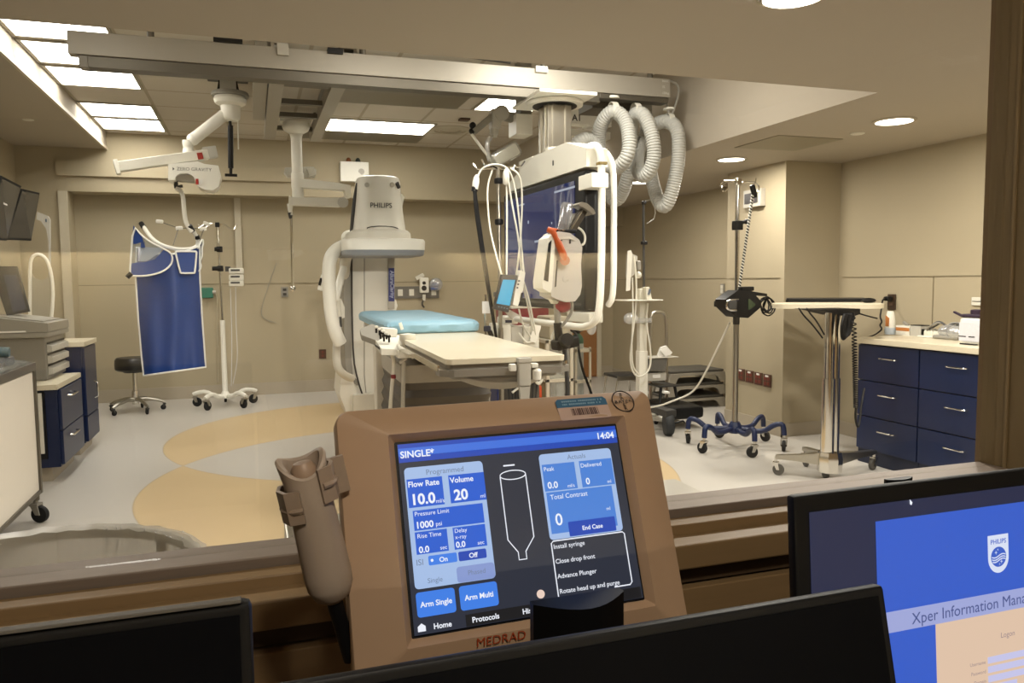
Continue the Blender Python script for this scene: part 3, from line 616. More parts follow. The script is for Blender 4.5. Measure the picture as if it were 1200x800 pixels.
# balance unit
prof = [(197, 192), (231, 189), (240, 192), (256, 194), (259, 206), (256, 219), (249, 223), (240, 222), (232, 218), (226, 206), (220, 203), (211, 203), (206, 206), (205, 211), (197, 211)]
bu = MB().prism([at(x, y, YA-.12) for x, y in prof], Y_*.22).bevel(.014, 3).build('balance_unit', WHITE, t)
MB().prism([at(x, y, YA-.06) for x, y in [(206, 211), (206, 203), (213, 200.5), (224, 202), (228, 210), (227, 213), (216, 212)]], Y_*.10).build('unit_recess', LGREY, bu)
MB().text('ZERO GRAVITY', .036, at(207, 199.5, YA-.1205), X_, V((0, 0, 1)), 'LEFT', 0).prism([at(x, y, YA-.121) for x, y in [(202.3, 195.5), (204.5, 198), (202.3, 199.5)]], Y_*.001).build('lettering', mat('dark_print', '#36332f', .6), bu, flat=True)
B(at(229.5, 216, YA-.124), at(232.5, 209.5, YA-.121)).build('red_label', mat('label_red', '#a8261d', .5), bu, flat=True)
B(at(233.5, 216, YA-.124), at(238, 209.5, YA-.121)).build('white_label', PAPER, bu, flat=True)
m = MB().cyl(at(269.5, 142, YA), at(270, 148, YA), .012, n=10).cyl(at(270, 147, YA), at(270.5, 197, YA), .021, n=14).cyl(at(270.5, 197, YA), at(270.5, 206, YA), .012, n=10).box(at(263.5, 206.5, YA)+V((0, -.02, 0)), at(278, 204, YA)+V((0, .02, 0)), .003)
m.build('gas_strut', BLACK, t)
T([at(279, 140, YA+.1), at(279.5, 175, YA+.1)], .006, 6).build('strut_rod', OFFW, t)
m = MB().cyl(at(206, 211, YA), at(206.5, 219, YA), .016, n=10).cyl(at(204, 219, YA), at(214, 218, YA), .012, n=10); m.build('cable_outlet', DGREY, t)
T([at(206, 220, YA), at(212, 223, YA), at(215, 232, YA), at(216, 250, YA), at(218, 262, YA), at(225, 272, YA)], .017, 10, 2).build('suspension_hose', OFFW, t)
# ---- blue lead apron
ap = thing('lead_apron', 'navy lead apron with white piping and clear upper window, hanging from the ceiling arm', 'lead apron', at(205, 440, YA))
fr_ = MB().tube([at(166, 262, YA+.1), at(176, 278, YA+.02), at(188, 287, YA-.02), at(202, 291, YA), at(214, 292.5, YA+.02), at(229, 291, YA+.06), at(233, 284, YA+.08), at(228, 272, YA+.04), at(222, 266, YA)], .016, 8, smooth=2)
fr_.build('hanger_frame', WHITE, ap)
for pp in ([at(165, 261, YA+.1), at(169, 267, YA+.08)], [at(222, 264, YA-.01), at(226, 271, YA+.02)], [at(231, 276, YA+.05), at(231.5, 280, YA+.06)]): T(pp, .019, 8).build('hanger_grip', BLACK, ap)
def lerp(a, b, f): return a+(b-a)*f
def body_pt(s, v):
    """s 0..1 left-right, v 0..1 top-bottom"""
    le = [(0, 160, 290), (.2, 159, 325), (.5, 162, 372), (.8, 166, 418), (1, 168.5, 440)]; re = [(0, 234, 288), (.2, 234, 322), (.5, 236.5, 368), (.8, 239.5, 410), (1, 241, 430)]
    def ip(tb):
        for a, b in zip(tb, tb[1:]):
            if v <= b[0]+1e-6: f = (v-a[0])/(b[0]-a[0]); return lerp(a[1], b[1], f), lerp(a[2], b[2], f)
    l, r = ip(le), ip(re); x = lerp(l[0], r[0], s); y = lerp(l[1], r[1], s)+ (1-v)**3*9*math.sin(math.pi*s)
    return x, y, YA-.14*math.sin(math.pi*s)**.8 + .018*math.sin(s*17+v*3)*v+.012*math.sin(s*9-v*4)
n1, n2 = 28, 26
def sheet(mb, fn, n1, n2, thick):
    f0 = [[mb.bm.verts.new(at(*fn(i/n1, j/n2))) for i in range(n1+1)] for j in range(n2+1)]
    f1 = [[mb.bm.verts.new(f0[j][i].co+V((0, thick, 0))) for i in range(n1+1)] for j in range(n2+1)]
    for j in range(n2):
        for i in range(n1):
            mb.bm.faces.new((f0[j][i], f0[j+1][i], f0[j+1][i+1], f0[j][i+1])); mb.bm.faces.new((f1[j][i], f1[j][i+1], f1[j+1][i+1], f1[j+1][i]))
    for j in range(n2):
        for i in (0, n1): mb.bm.faces.new((f0[j][i], f0[j+1][i], f1[j+1][i], f1[j][i]))
    for i in range(n1):
        for j in (0, n2): mb.bm.faces.new((f0[j][i], f0[j][i+1], f1[j][i+1], f1[j][i]))
m = MB(); sheet(m, body_pt, n1, n2, .02); m.build('apron_body', FABRIC, ap)
def bpt(s, v, dy=-.006):
    x, y, Y = body_pt(s, v); return at(x, y, Y+dy)
edge = [bpt(0, v/14) for v in range(15)]+[bpt(s/10, 1) for s in range(1, 11)]+[bpt(1, v/14) for v in range(13, -1, -1)]
T(edge, .007, 8).build('piping', PIPING, ap)
T([bpt(s/12, 0) for s in range(13)], .007, 8).build('neck_piping', PIPING, ap)
# left collar shield: blue lower, clear film above
SHY = YA-.20
shp = [(156.3, 264), (166, 276), (177, 284), (191, 291), (200, 296), (202.5, 303), (200, 311), (191, 318), (180, 321.5), (167, 323.5), (152.5, 323), (152.5, 312)]
low = [(153.5, 309), (160, 307.5), (170, 307), (181, 304), (187, 298), (192, 292), (200, 296), (202.5, 303), (200, 311), (191, 318), (180, 321.5), (167, 323.5), (152.5, 323)]
def sh(pts, dy=0., k=.05): return [at(x, y, SHY+dy+k*((x-178)/25)**2) for x, y in pts]
MB().prism(sh(low), Y_*.015).build('collar_shield', FABRIC, ap)
MB().prism(sh([(156.3, 264), (166, 276), (168, 283), (158, 286), (155, 285)]), Y_*.012).build('shoulder_panel', FABRIC, ap)
MB().prism(sh([(155.2, 282), (168, 279), (177, 284), (191.5, 291.5), (187, 298), (181, 304), (170, 307), (160, 307.5), (153.6, 309)], .004), Y_*.004).build('clear_window', clear('clear_film', '#e4e8ea', .05, .1, .10), ap)
MB().prism([at(x, y, SHY+.03) for x, y in [(162, 289), (192, 290.5), (184, 298), (172, 306), (162, 306)]], Y_*.002).build('data_card', mat('printed_card', '#c9cbd6', .6, var=.1, scale=30), ap)
MB().prism([at(x, y, SHY+.02) for x, y in [(165, 283), (170, 283), (170, 290), (165, 290)]], Y_*.002).build('strap_tab', FABRIC, ap)
T(sh(shp, -.008), .007, 8, 1, True).build('shield_piping', PIPING, ap)
MB().tube([at(154, 320, SHY), at(149, 325, SHY)], .018, 8).build('toggle', BLACK, ap)
pk = [(205.5, 294.5), (230.5, 294.5), (228.3, 320), (211.5, 320)]
c0_ = YA-.17
MB().prism([at(x, y, c0_) for x, y in pk], Y_*.02).bevel(.008).build('pocket', FABRIC, ap)
T([at(x, y, c0_-.004) for x, y in [(206.3, 294.5), (229.5, 294.5), (230.5, 295.3), (228.4, 319), (227.4, 320), (212.3, 320), (211.3, 319), (205.5, 295.5)]], .007, 8, 1, True).build('pocket_piping', PIPING, ap)
T([at(232, 291, YA-.1), at(237, 279, YA+.0), at(238.5, 284, YA), at(236.5, 291, YA), at(237, 300, YA), at(234, 306, YA), at(236, 312, YA), at(233, 318, YA-.02)], .007, 8, 2).build('side_piping', PIPING, ap)
MB().prism([at(x, y, YA+.01) for x, y in [(234, 288), (237, 281), (238, 285), (236, 293), (236.5, 301), (235, 320), (232, 320), (232, 296)]], Y_*.02).build('side_flap', mat('dark_navy_vinyl', '#141f3d', .6), ap)
# wire hanger with white tags behind the collar
t = thing('tag_line', 'thin wire with white tags strung across above the blue apron', 'wire', at(205, 292, YA+.08))
T([at(187, 259.5, YA+.2), at(209, 267, YA+.18), at(237, 268, YA+.18), at(241.5, 262, YA+.18)], .003, 6).build('wire', DGREY, t)
T([at(209, 268, YA+.18), at(203, 287, YA+.05)], .003, 6).build('wire', DGREY, t)
T([at(239, 268, YA+.18), at(234, 281, YA+.08)], .003, 6).build('wire', DGREY, t)
for x, y, uu in ((187, 259.5, .1), (210, 267.3, -.1), (238, 268.2, -.1), (242, 262, .4)): MB().obox(at(x, y, YA+.18), (.055, .02, .03), (1, 0, -uu), None, .008).build('tag', WHITE, t)
# ---- white articulated boom in the middle
YBm = 7.5
t = thing('articulated_boom', 'white ceiling column with folded arm and hanging thin steel rod', 'ceiling boom', at(347, 150, YBm))
c = at(347, 157, YBm)
MB().lathe([(.12, .10), (.125, .06), (.11, .03), (.06, -.0), (.05, -.04)], c, Z_, 24).build('flange', WHITE, t)
B(c+V((-.14, -.07, .10)), c+V((.14, .07, .13)), .004).build('mount_plate', OFFW, t)
p1_ = at(347, 205, YBm); p2_ = at(347.5, 232, YBm)
MB().lathe([(.049, c.z-.03-p1_.z), (.049, 0.02), (.057, .015), (.057, -.10), (.052, -.13), (.052, p2_.z-p1_.z+.0), (.03, p2_.z-p1_.z-.012)], V((c.x, YBm, p1_.z)), Z_, 20).build('column', WHITE, t)
C(at(347.5, 232, YBm), at(347.5, 236, YBm), .025, n=10).build('lock_knob', BLACK, t)
a1, a2 = at(352, 214, YBm), at(411, 220, YBm+.05)
u = (a2-a1).normalized()
m = MB().prism([at(352, 209, YBm-.06), at(395, 214, YBm-.06), at(411, 217, YBm-.06), at(411, 231, YBm-.06), at(406, 231, YBm-.06), at(404, 223, YBm-.06), at(352, 219, YBm-.06)], Y_*.13).bevel(.012, 2); m.build('upper_arm', WHITE, t)
m = MB().prism([at(339, 229, YBm-.10), at(342, 231, YBm-.10), at(398, 231.5, YBm-.10), at(405, 233, YBm-.10), at(405, 240, YBm-.10), at(398, 242, YBm-.10), at(345, 240, YBm-.10), at(339, 240, YBm-.10)], Y_*.11).bevel(.010, 2); m.build('lower_arm', OFFW, t)
MB().cyl(at(402, 237, YBm-.11), at(402, 237, YBm-.095), .05, n=20).build('pivot_cap', LGREY, t)
MB().prism([at(334, 196, YBm+.1), at(366, 195, YBm+.1), at(371, 199, YBm+.1), at(369, 207, YBm+.1), at(337, 207, YBm+.1), at(333, 202, YBm+.1)], Y_*.1).bevel(.01).build('control_module', LGREY, t)
MB().obox(at(365, 201, YBm+.08), (.07, .03, .075), (1, 0, .3), None, .006).build('keypad', OFFW, t)
m = MB().cyl(at(340, 239, YBm-.05), at(340, 247, YBm-.05), .028, .02, 12).cyl(at(340.5, 247, YBm-.05), at(341, 252, YBm-.05), .02, n=10).build('socket', WHITE, t)
MB().cyl(at(341, 252, YBm-.05), at(343, 337, YBm-.05), .012, n=10).sphere(at(343, 338, YBm-.05), .028).build('hanging_rod', CHROME, t)
MB().cyl(at(340, 249, YBm-.05), at(340.6, 256, YBm-.05), .022, .014, 12).build('rod_collar', DGREY, t)
# ---- monitor boom
t = thing('monitor_boom', 'square silver ceiling column with white plate carrying the large dark display', 'ceiling boom', at(650, 120, 4.95))
pc = at(650, 118, 4.95)
z0 = 2.1
def plate_at(x0, y0, x1, y1, z, th, m, name): return B((x0, y0, z), (x1, y1, z+th), .004).build(name, m, t)
plate_at(pc.x-.2, 4.7, pc.x+.2, 5.25, 2.497, .022, WHITE, 'ceiling_plate')
MB().lathe([(.17, .0), (.19, -.005), (.19, -.028), (.001, -.028)], (pc.x, 4.95, 2.497), Z_, 32).build('turntable', WHITE, t)
MB().lathe([(.15, .005), (.15, -.002), (.001, -.002)], (pc.x, 4.95, 2.465), Z_, 32).build('bearing', BLACK, t)
m = MB().box((pc.x-.085, 4.86, 2.08), (pc.x+.085, 5.04, 2.465), .006)
for s_ in (-.045, .045): m.box((pc.x+s_-.012, 4.850, 2.085), (pc.x+s_+.012, 4.862, 2.463), .003)
for s_ in (-.04, .04): m.box((pc.x-.095, 4.95+s_-.012, 2.085), (pc.x-.083, 4.95+s_+.012, 2.463), .003)
m.build('column', STEEL, t)
# ---- large display
Rt, Lt = V((1.768, 3.99, 1.90)), V((1.735, 5.359, 1.90))
u = (Rt-Lt); u.z = 0; WD = u.length; u.normalize(); nf = Z_.cross(u)
if nf.x > 0: nf = -nf
# u points toward the viewer along the screen, nf out of the screen (to the left)
def D(a, b, c=0.): return V((Lt.x, Lt.y, 1.125))+u*a+Z_*b+nf*c
t = thing('display', 'large dark wall-size display hanging from the silver column, seen edge on', 'display', D(WD/2, 0))
def dbox(a0, a1, b0, b1, c0, c1, bev=.006):
    c = D((a0+a1)/2, (b0+b1)/2, (c0+c1)/2); return MB().obox(c, (abs(a1-a0), abs(c1-c0), abs(b1-b0)), u, Z_, bev)
dbox(0, WD, 0, .79, -.09, 0, .02).build('casing', BLACK, t)
def disp_mat():
    m = bpy.data.materials.new('display_glass'); m.use_nodes = True; nt = m.node_tree; b = nt.nodes['Principled BSDF']
    b.inputs['Base Color'].default_value = lin('#10131f'); b.inputs['Roughness'].default_value = .06; b.inputs['Specular IOR Level'].default_value = .7
    no = nt.nodes.new('ShaderNodeTexNoise'); no.inputs['Scale'].default_value = .9; cr = nt.nodes.new('ShaderNodeValToRGB')
    cr.color_ramp.elements[0].color = lin('#1c2a5c'); cr.color_ramp.elements[1].color = lin('#35447c')
    nt.links.new(no.outputs['Fac'], cr.inputs[0]); nt.links.new(cr.outputs[0], b.inputs['Emission Color']); b.inputs['Emission Strength'].default_value = .55; return m
ds = dbox(.045, WD-.13, .06, .74, .0005, .004, 0).build('screen', disp_mat(), t)
gl = glow('display_text', '#c9d3e8', .7)
for a, b, w_, h_ in ((.95, .70, .30, .012), (1.13, .60, .05, .02), (.62, .42, .10, .014), (.85, .30, .08, .01), (1.02, .16, .02, .09), (1.12, .20, .02, .08), (.75, .18, .05, .01), (.5, .55, .02, .02), (.9, .52, .012, .012), (.3, .68, .14, .01), (1.05, .35, .012, .012)):
    dbox(a, a+w_, b, b+h_, .0045, .005, 0).build('readout', gl, ds, flat=True)
dbox(.05, WD-.05, .03, .045, .0005, .002, 0).build('bezel_strip', DGREY, t)
# white yoke above
m = MB(); m.prism([D(.12, .80, -.13), D(WD+.02, .80, -.13), D(WD+.02, .90, -.13), D(WD-.25, .975, -.13), D(.60, .975, -.13), D(.12, .86, -.13)], nf*.13).bevel(.012)
m.build('yoke', WHITE, t)
dbox(.30, .55, .90, .985, -.14, -.01, .01).build('cable_box', OFFW, t)
dbox(WD-.45, WD-.435, .87, .90, .001, .003, 0).build('slot', BLACK, t)
B((pc.x-.1, 4.85, 2.055), (pc.x+.1, 5.05, 2.08), .004).build('column_foot', DGREY, t)
T([D(WD/2+.1, .96, -.06), D(WD/2+.1, 1.0, -.06)], .05, 12).build('swivel', OFFW, t)
# white bumper tube round the near edge and underneath
e = WD
tube = [D(.25, -.09, .0), D(.7, -.09, .01), D(1.25, -.09, .01), D(e-.02, -.09, .0), D(e+.07, -.06, -.03), D(e+.09, .03, -.05), D(e+.09, .4, -.06), D(e+.09, .80, -.06), D(e+.07, .885, -.06), D(e-.02, .93, -.07), D(e-.3, .93, -.09)]
T(tube, .021, 12, 2).build('bumper_tube', WHITE, t)
T([D(e-.05, .03, -.17), D(e+.0, .08, -.18), D(e+.0, .5, -.18), D(e+.0, .82, -.18), D(e-.05, .89, -.16)], .018, 10, 2).build('rear_tube', WHITE, t)
dbox(e-.06, e+.115, .675, .755, -.09, .012, .006).build('tube_clamp', WHITE, t)
dbox(e+.066, e+.113, .80, .815, -.084, -.037, .002).build('tube_band', mat('ochre_tape', '#7d6a35', .6), t)
dbox(e-.25, e+.05, -.065, -.005, -.09, -.0, .01).build('lower_housing', OFFW, t)
# ---- corrugated hose in three loops
pts = [(669, 181, 5.1), (675, 169, 5.05), (685, 162, 5.05), (695, 167, 5.1), (704, 181, 5.12), (712, 194, 5.08), (722, 198, 4.95), (732, 190, 4.85), (738, 174, 4.82), (736, 150, 4.86), (730, 136, 4.9), (718.5, 129, 4.95), (707, 139, 5.02), (701, 156, 5.1), (702, 185, 5.2), (707, 212, 5.3), (715, 232, 5.32), (724, 236, 5.3), (733, 218, 5.2), (738, 195, 5.15),
       (739.5, 170, 5.12), (739, 148, 5.1), (744, 133, 5.0), (752, 132, 4.92), (760, 144, 4.86), (766, 165, 4.82), (767, 185, 4.82), (761, 202, 4.86), (753, 208, 4.92), (746, 198, 5.0), (747, 180, 5.12), (755, 160, 5.18), (766, 147, 5.12), (776, 142, 5.05), (787, 143, 4.98), (794.5, 153, 4.92), (796, 172, 4.9), (794, 195, 4.9), (788, 224, 4.92), (780, 244, 4.97), (772, 238, 5.03), (765, 216, 5.1), (761, 196, 5.16), (759, 170, 5.22), (757, 140, 5.28), (756, 122, 5.3)]
P = [at(*p) for p in pts]
for _ in range(3):
    q_ = []
    for a, b in zip(P, P[1:]): q_ += [a*.75+b*.25, a*.25+b*.75]
    P = [P[0]]+q_+[P[-1]]
# even resample
res = [P[0]]; acc = 0; step = .006
for a, b in zip(P, P[1:]):
    d = (b-a).length
    while acc+d >= step:
        f = (step-acc)/d; a = a+(b-a)*f; res.append(a.copy()); d = (b-a).length; acc = 0
    acc += d
rad = [(.0505 if i % 3 < 2 else .0455) for i in range(len(res))]
hose = MB().tube(res, rad, 14)
hz = thing('cable_hose', 'grey-white corrugated cable hose hanging in three big loops under the rail end', 'hose', at(740, 240, 5.0))
hose.build('hose', mat('hose_plastic', '#b4b3ac', .5, var=.03), hz)
for x, yt, y, Y in ((718.5, 111, 129, 4.95), (745, 112, 130, 4.98), (784, 116, 142, 5.0)):
    p = at(x, y, Y); q_ = V((p.x, p.y, min(2.52, at(x, yt, Y).z)))
    MB().cyl(p+V((0, 0, .05)), q_, .008, n=8).lathe([(.001, .01), (.04, .008), (.045, -.006), (.001, -.012)], p+V((0, 0, .085)), Z_, 16).build('hanger', WHITE, hz)
    MB().lathe([(.053, -.022), (.056, -.02), (.056, .02), (.053, .022)], p+V((0, 0, .0)), X_, 20, closed=True).build('strap', OFFW, hz)
T([at(785, 95, 4.96), at(794, 98, 4.96), at(796, 108, 4.96), at(792, 122, 4.96), at(786, 138, 4.98), at(783, 130, 4.98), at(781, 118, 4.98)], .008, 8, 2).build('tie_cable', GREYP, hz)
# ---- grey ceiling arm with wrapped lamp head
YL = 5.5
t = thing('ceiling_lamp_arm', 'grey jointed ceiling arm with a plastic-wrapped lamp head above the cable pole', 'lamp arm', at(612, 110, YL))
B(at(607, 140, YL)-V((0, .06, 0)), V((at(620, 140, YL).x, YL+.06, ZC-.002)), .004).build('drop_post', GREYP, t)
MB().box(at(600, 160, YL)-V((0, .1, 0)), at(619, 137, YL)+V((0, .08, 0)), .008).build('drive_box', WHITE, t)
j = at(585.6, 134, YL)
MB().obox((j+at(607, 140, YL))/2, ((j-at(607, 140, YL)).length, .07, .065), at(607, 140, YL)-j, Y_.cross(at(607, 140, YL)-j), .01).build('upper_arm', GREYP, t)
MB().cyl(j-V((0, .06, 0)), j+V((0, .06, 0)), .055, n=24).obox(at(580, 140, YL), (.07, .1, .14), X_, None, .01).build('joint', LGREY, t)
a1, a2 = at(577, 136, YL), at(555, 155, YL)
MB().obox((a1+a2)/2, ((a1-a2).length, .05, .045), a1-a2, None, .006).build('forearm', GREYP, t)
MB().sphere(at(554, 147, YL), .025).sphere(at(553, 153.5, YL), .022).build('knob', BLACK, t)
MB().cyl(at(579, 146, YL), at(579.3, 158, YL), .03, n=14).cyl(at(579.3, 158, YL), at(579.3, 161, YL), .022, n=14).build('pivot', LGREY, t)
T([at(552.5, 157, YL), at(562, 170, YL), at(569, 179, YL), at(576, 188, YL)], .011, 8, 1).build('thin_arm', WHITE, t)
T([at(575, 161, YL), at(571, 166, YL), at(571, 178, YL), at(574, 188, YL)], .018, 8, 2).build('clear_sleeve', clear('sleeve_film', '#f0f0ee', .12, .15, .25), t)
lh0 = at(591, 182, YL); lu = at(603, 176, YL)-at(578, 190, YL); lu.normalize()
MB().obox(lh0, (.21, .12, .085), lu, Y_.cross(lu)*-1 if Y_.cross(lu).z < 0 else Y_.cross(lu), .02).build('lamp_head', WHITE, t)
MB().obox(lh0, (.24, .15, .115), lu, Y_.cross(lu)*-1 if Y_.cross(lu).z < 0 else Y_.cross(lu), .03).build('plastic_cover', clear('cover_film', '#f4f4f0', .15, .15, .12), t)

YQ = 6.3
t = thing('lamp_boom', 'white ceiling boom arm behind the silver column, with round end cap', 'ceiling boom', at(690, 130, YQ))
MB().prism([at(x, y, YQ) for x, y in [(662, 131), (675, 128), (700, 134), (742, 139), (742, 151), (700, 147), (662, 143)]], Y_*.12).bevel(.012).build('upper_arm', WHITE, t)
MB().prism([at(x, y, YQ+.02) for x, y in [(664, 150), (700, 154), (735, 156), (735, 165), (700, 162), (664, 158)]], Y_*.1).bevel(.012).build('lower_arm', OFFW, t)
MB().cyl(at(735, 160, YQ-.06), at(735, 160, YQ+.14), .065, n=24).build('end_cap', LGREY, t)
MB().cyl(at(690, 150, YQ+.06), at(690, 150, YQ+.06)+V((0, 0, .14)), .06, n=18).build('joint', WHITE, t)
pz_q = at(690, 130, YQ+.06); C(pz_q, V((pz_q.x, pz_q.y, ZC-.002)), .05, n=18).build('ceiling_stem', WHITE, t)
MB().text('A1', .075, at(670.5, 141, YQ-.002), X_, Z_, 'LEFT', .002).build('lettering', mat('dark_print', '#36332f', .6), t, flat=True)
# ================================================================ LEFT SIDE
# ---- linen hamper just beyond the window
hc = V((-.40, 1.50, 0)); HR, HZ = .292, .785
t = thing('linen_hamper', 'round hamper with clear plastic liner just beyond the window at lower left', 'hamper', hc)
circ = lambda r, z, n=48, wob=0.: [hc+V((r*math.cos(2*math.pi*i/n), r*math.sin(2*math.pi*i/n), z+wob*math.sin(i*2.3)+wob*math.sin(i*5.1))) for i in range(n)]
T(circ(HR, HZ), .013, 10, 0, True).build('rim', OFFW, t)
m = MB()
for k in range(4):
    a = math.radians(45+90*k); p = hc+V((HR*math.cos(a), HR*math.sin(a), 0)); m.cyl(p+V((0, 0, .085)), p+V((0, 0, HZ)), .012, n=10)
m.tube(circ(HR, .12), .011, 8, True); m.build('stand', STEEL, t)
for k in range(4):
    a = math.radians(45+90*k); caster(t, hc+V((HR*math.cos(a), HR*math.sin(a), .09)), .032, a, (RUBBER, STEEL))
m = MB(); n = 72; rings = []
for j, (r, z, wb) in enumerate(((.309, .685, .006), (.311, .745, .004), (.307, .797, .002), (.294, .802, .002), (.277, .795, .003), (.266, .69, .008), (.262, .5, .012), (.25, .3, .010), (.22, .2, .006), (.10, .19, .0))):
    rings.append([m.bm.verts.new(hc+V(((r+wb*math.sin(i*1.9+j))*math.cos(2*math.pi*i/n), (r+wb*math.sin(i*1.9+j))*math.sin(2*math.pi*i/n), z+wb*.7*math.sin(i*2.7)))) for i in range(n)])
m.skin(rings, cap0=False); m.build('liner', clear('liner_film', '#f0eeea', .12, .22, .30, '#e2dfd8'), t)
m = MB(); rnd = random.Random(4)
for k in range(16):
    a = math.radians(rnd.uniform(25, 75) if k < 13 else rnd.uniform(80, 150)); r = .278+rnd.uniform(-.01, .03)
    m.tube([hc+V((r*math.cos(a), r*math.sin(a), .799)), hc+V(((r+.03)*math.cos(a+.05), (r+.03)*math.sin(a+.05), .775)), hc+V(((.311)*math.cos(a+.09), .311*math.sin(a+.09), .715))], .0013, 5)
m.build('liner_crease', clear('crease_film', '#ffffff', .35, .2, .5), t)
# ---- white side cabinet on castors
MX = -1.16
t = thing('mobile_cabinet', 'cream cabinet on castors with a dark steel top at the left edge of the photo', 'cabinet', (MX-.3, 4.2, 0))
B((MX-.6, 3.3, .17), (MX, 4.86, .83), .004).build('body', mat('cream_laminate', '#ece5d8', .5, var=.02), t)
m = MB().box((MX-.62, 3.28, .835), (MX+.012, 4.88, .88), .004); m.build('worktop', mat('dark_steel_top', '#6d665b', .35, .5), t)
m = MB().box((MX-.002, 4.84, .15), (MX+.012, 4.872, .835), .003).box((MX-.002, 3.3, .15), (MX+.010, 4.84, .172), .003).box((MX-.6, 4.862, .15), (MX, 4.872, .172)); m.build('corner_strip', DALU, t)
for y in (3.4, 4.80):
    for x in (MX-.55, MX-.02):
        C((x+.01, y, .125), (x+.01, y, .172), .02, n=10).build('caster_stem', DALU, t); caster(t, V((x+.01, y, .135)), .047, math.radians(160), (RUBBER, GREYP))
# wrapped cables on it
p = V((MX-.23, 4.55, .88)); t = thing('cable_bundle', 'heap of dark cables and grey boxes under clear plastic on the dark steel top', 'cables', p)
rnd = random.Random(2)
for k in range(7):
    y0 = 4.3+.07*k; T([V((MX-.5, y0-.05, .90+.012*(k % 3))), V((MX-.3, y0, .93+.014*(k % 3))), V((MX-.12, y0+.03, .915+.01*(k % 2))), V((MX-.07, y0-.02, .895))], .014, 8, 2).build('cable', mat('dark_teal_cable', '#123038', .45) if k % 3 == 0 else BLACK, t)
MB().box((MX-.35, 4.62, .881), (MX-.06, 4.78, .93), .015).build('grey_probe_box', mat('probe_grey', '#55585c', .4), t)
MB().box((MX-.5, 4.4, .94), (MX-.2, 4.7, .98), .018).build('black_case', BLACK, t)
MB().cyl((MX-.32, 4.66, .965), (MX-.06, 4.68, .955), .034, .026, 18).build('sleeve', mat('teal_grey_sleeve', '#566f75', .4), t)
m = MB(); sheet_pts = []
n1_, n2_ = 16, 10
g = [[m.bm.verts.new(V((MX-.52+.52*i/n1_, 4.2+.66*j/n2_, .884+.135*math.sin(math.pi*min(.999, (1-i/n1_)*.75))*math.sin(math.pi*(.1+.85*j/n2_))+.008*math.sin(i*1.7+j*2.1)))) for i in range(n1_+1)] for j in range(n2_+1)]
for j in range(n2_):
    for i in range(n1_): m.bm.faces.new((g[j][i], g[j][i+1], g[j+1][i+1], g[j+1][i]))
m.build('plastic_sheet', clear('sheet_film', '#dfe9ea', .22, .12, .08), t)
# ---- navy base cabinets
SX = -1.245
t = thing('base_cabinet', 'low navy drawer cabinet with cream top under the grey drawer machine', 'cabinet', (SX-.4, 6.1, 0))
B((-2.22, 5.76, .10), (SX, 6.44, .618)).build('carcass', BLUE, t, flat=True); B((-2.22, 5.80, 0), (SX-.06, 6.44, .10)).build('plinth', BASE, t, flat=True)
B((-2.22, 5.72, .62), (SX+.012, 6.46, .655), .003).build('countertop', COUNTER, t)
for z0_, z1_ in ((.345, .612), (.112, .338)):
    d = B((SX+.001, 5.78, z0_), (SX+.02, 6.425, z1_), .002).build('drawer', mat('navy_drawer', '#142246', .35, var=.04), t)
    MB().tube([(SX+.02, 5.96, z1_-.06), (SX+.045, 5.97, z1_-.062), (SX+.045, 6.15, z1_-.062), (SX+.02, 6.16, z1_-.06)], .006, 8).build('handle', CHROME, d)
B((SX-.12, 5.745, .16), (SX-.07, 5.7599, .61), .002).build('slot_frame', BLACK, t); B((SX-.11, 5.735, .2), (SX-.085, 5.7449, .60), .002).build('slot_strip', OFFW, t)
t = thing('base_cabinet', 'taller navy cabinet with cream top behind the grey drawer machine', 'cabinet', (SX-.4, 6.8, 0))
B((-2.22, 6.62, .09), (SX-.01, 7.08, .835)).build('carcass', BLUE, t, flat=True); B((-2.22, 6.62, 0), (SX-.05, 7.08, .09)).build('plinth', BASE, t, flat=True)
B((-2.22, 6.60, .836), (SX+.02, 7.1, .872), .003).build('countertop', COUNTER, t)
d = B((SX-.009, 6.63, .3), (SX+.012, 7.07, .825), .002).build('door', BLUE, t); MB().tube([(SX+.012, 6.95, .40), (SX+.035, 6.95, .41), (SX+.035, 6.95, .52), (SX+.012, 6.95, .53)], .006, 8).build('handle', CHROME, d)
B((SX-.009, 6.63, .1), (SX+.012, 7.07, .292), .002).build('drawer', BLUE, t)
# ---- grey machine with drawers and tilted screen
p = az(55, 445.5, .657); DX, DY = p.x, p.y
t = thing('drawer_machine', 'grey machine with four small drawers and tilted screen on the low cream counter', 'medical device', (DX-.25, DY+.2, .656))
zt = ax(55, 394.5, DX).z; zl = ax(55, 388, DX).z; zl2 = ax(55, 378, DX).z; y1 = min(6.57, ax(82, 431.5, DX).y)
B((-2.2, DY, .656), (DX, y1, zt), .008).build('body', mat('warm_grey_enamel', '#7f7b72', .45, var=.02), t)
nz = 3
for k in range(nz):
    za = .69+(zt-.03-.69)*k/nz; zb = .69+(zt-.03-.69)*(k+1)/nz-.022
    B((DX+.0005, DY+.05, zb+.001), (DX+.004, y1-.02, zb+.014)).build('gap', BLACK, t, flat=True)
    d = MB().prism([V((DX+.001, DY+.05, za)), V((DX+.001, DY+.05, zb)), V((DX+.03, DY+.05, zb-.012)), V((DX+.03, DY+.05, za+.004))], Y_*(y1-DY-.08)).bevel(.004).build('drawer', LGREY, t)
MB().box((-2.2, DY-.03, zt), (DX+.03, y1+.02, zl), .01).build('lid_lower', mat('warm_grey_lid', '#8d897f', .4, var=.02), t)
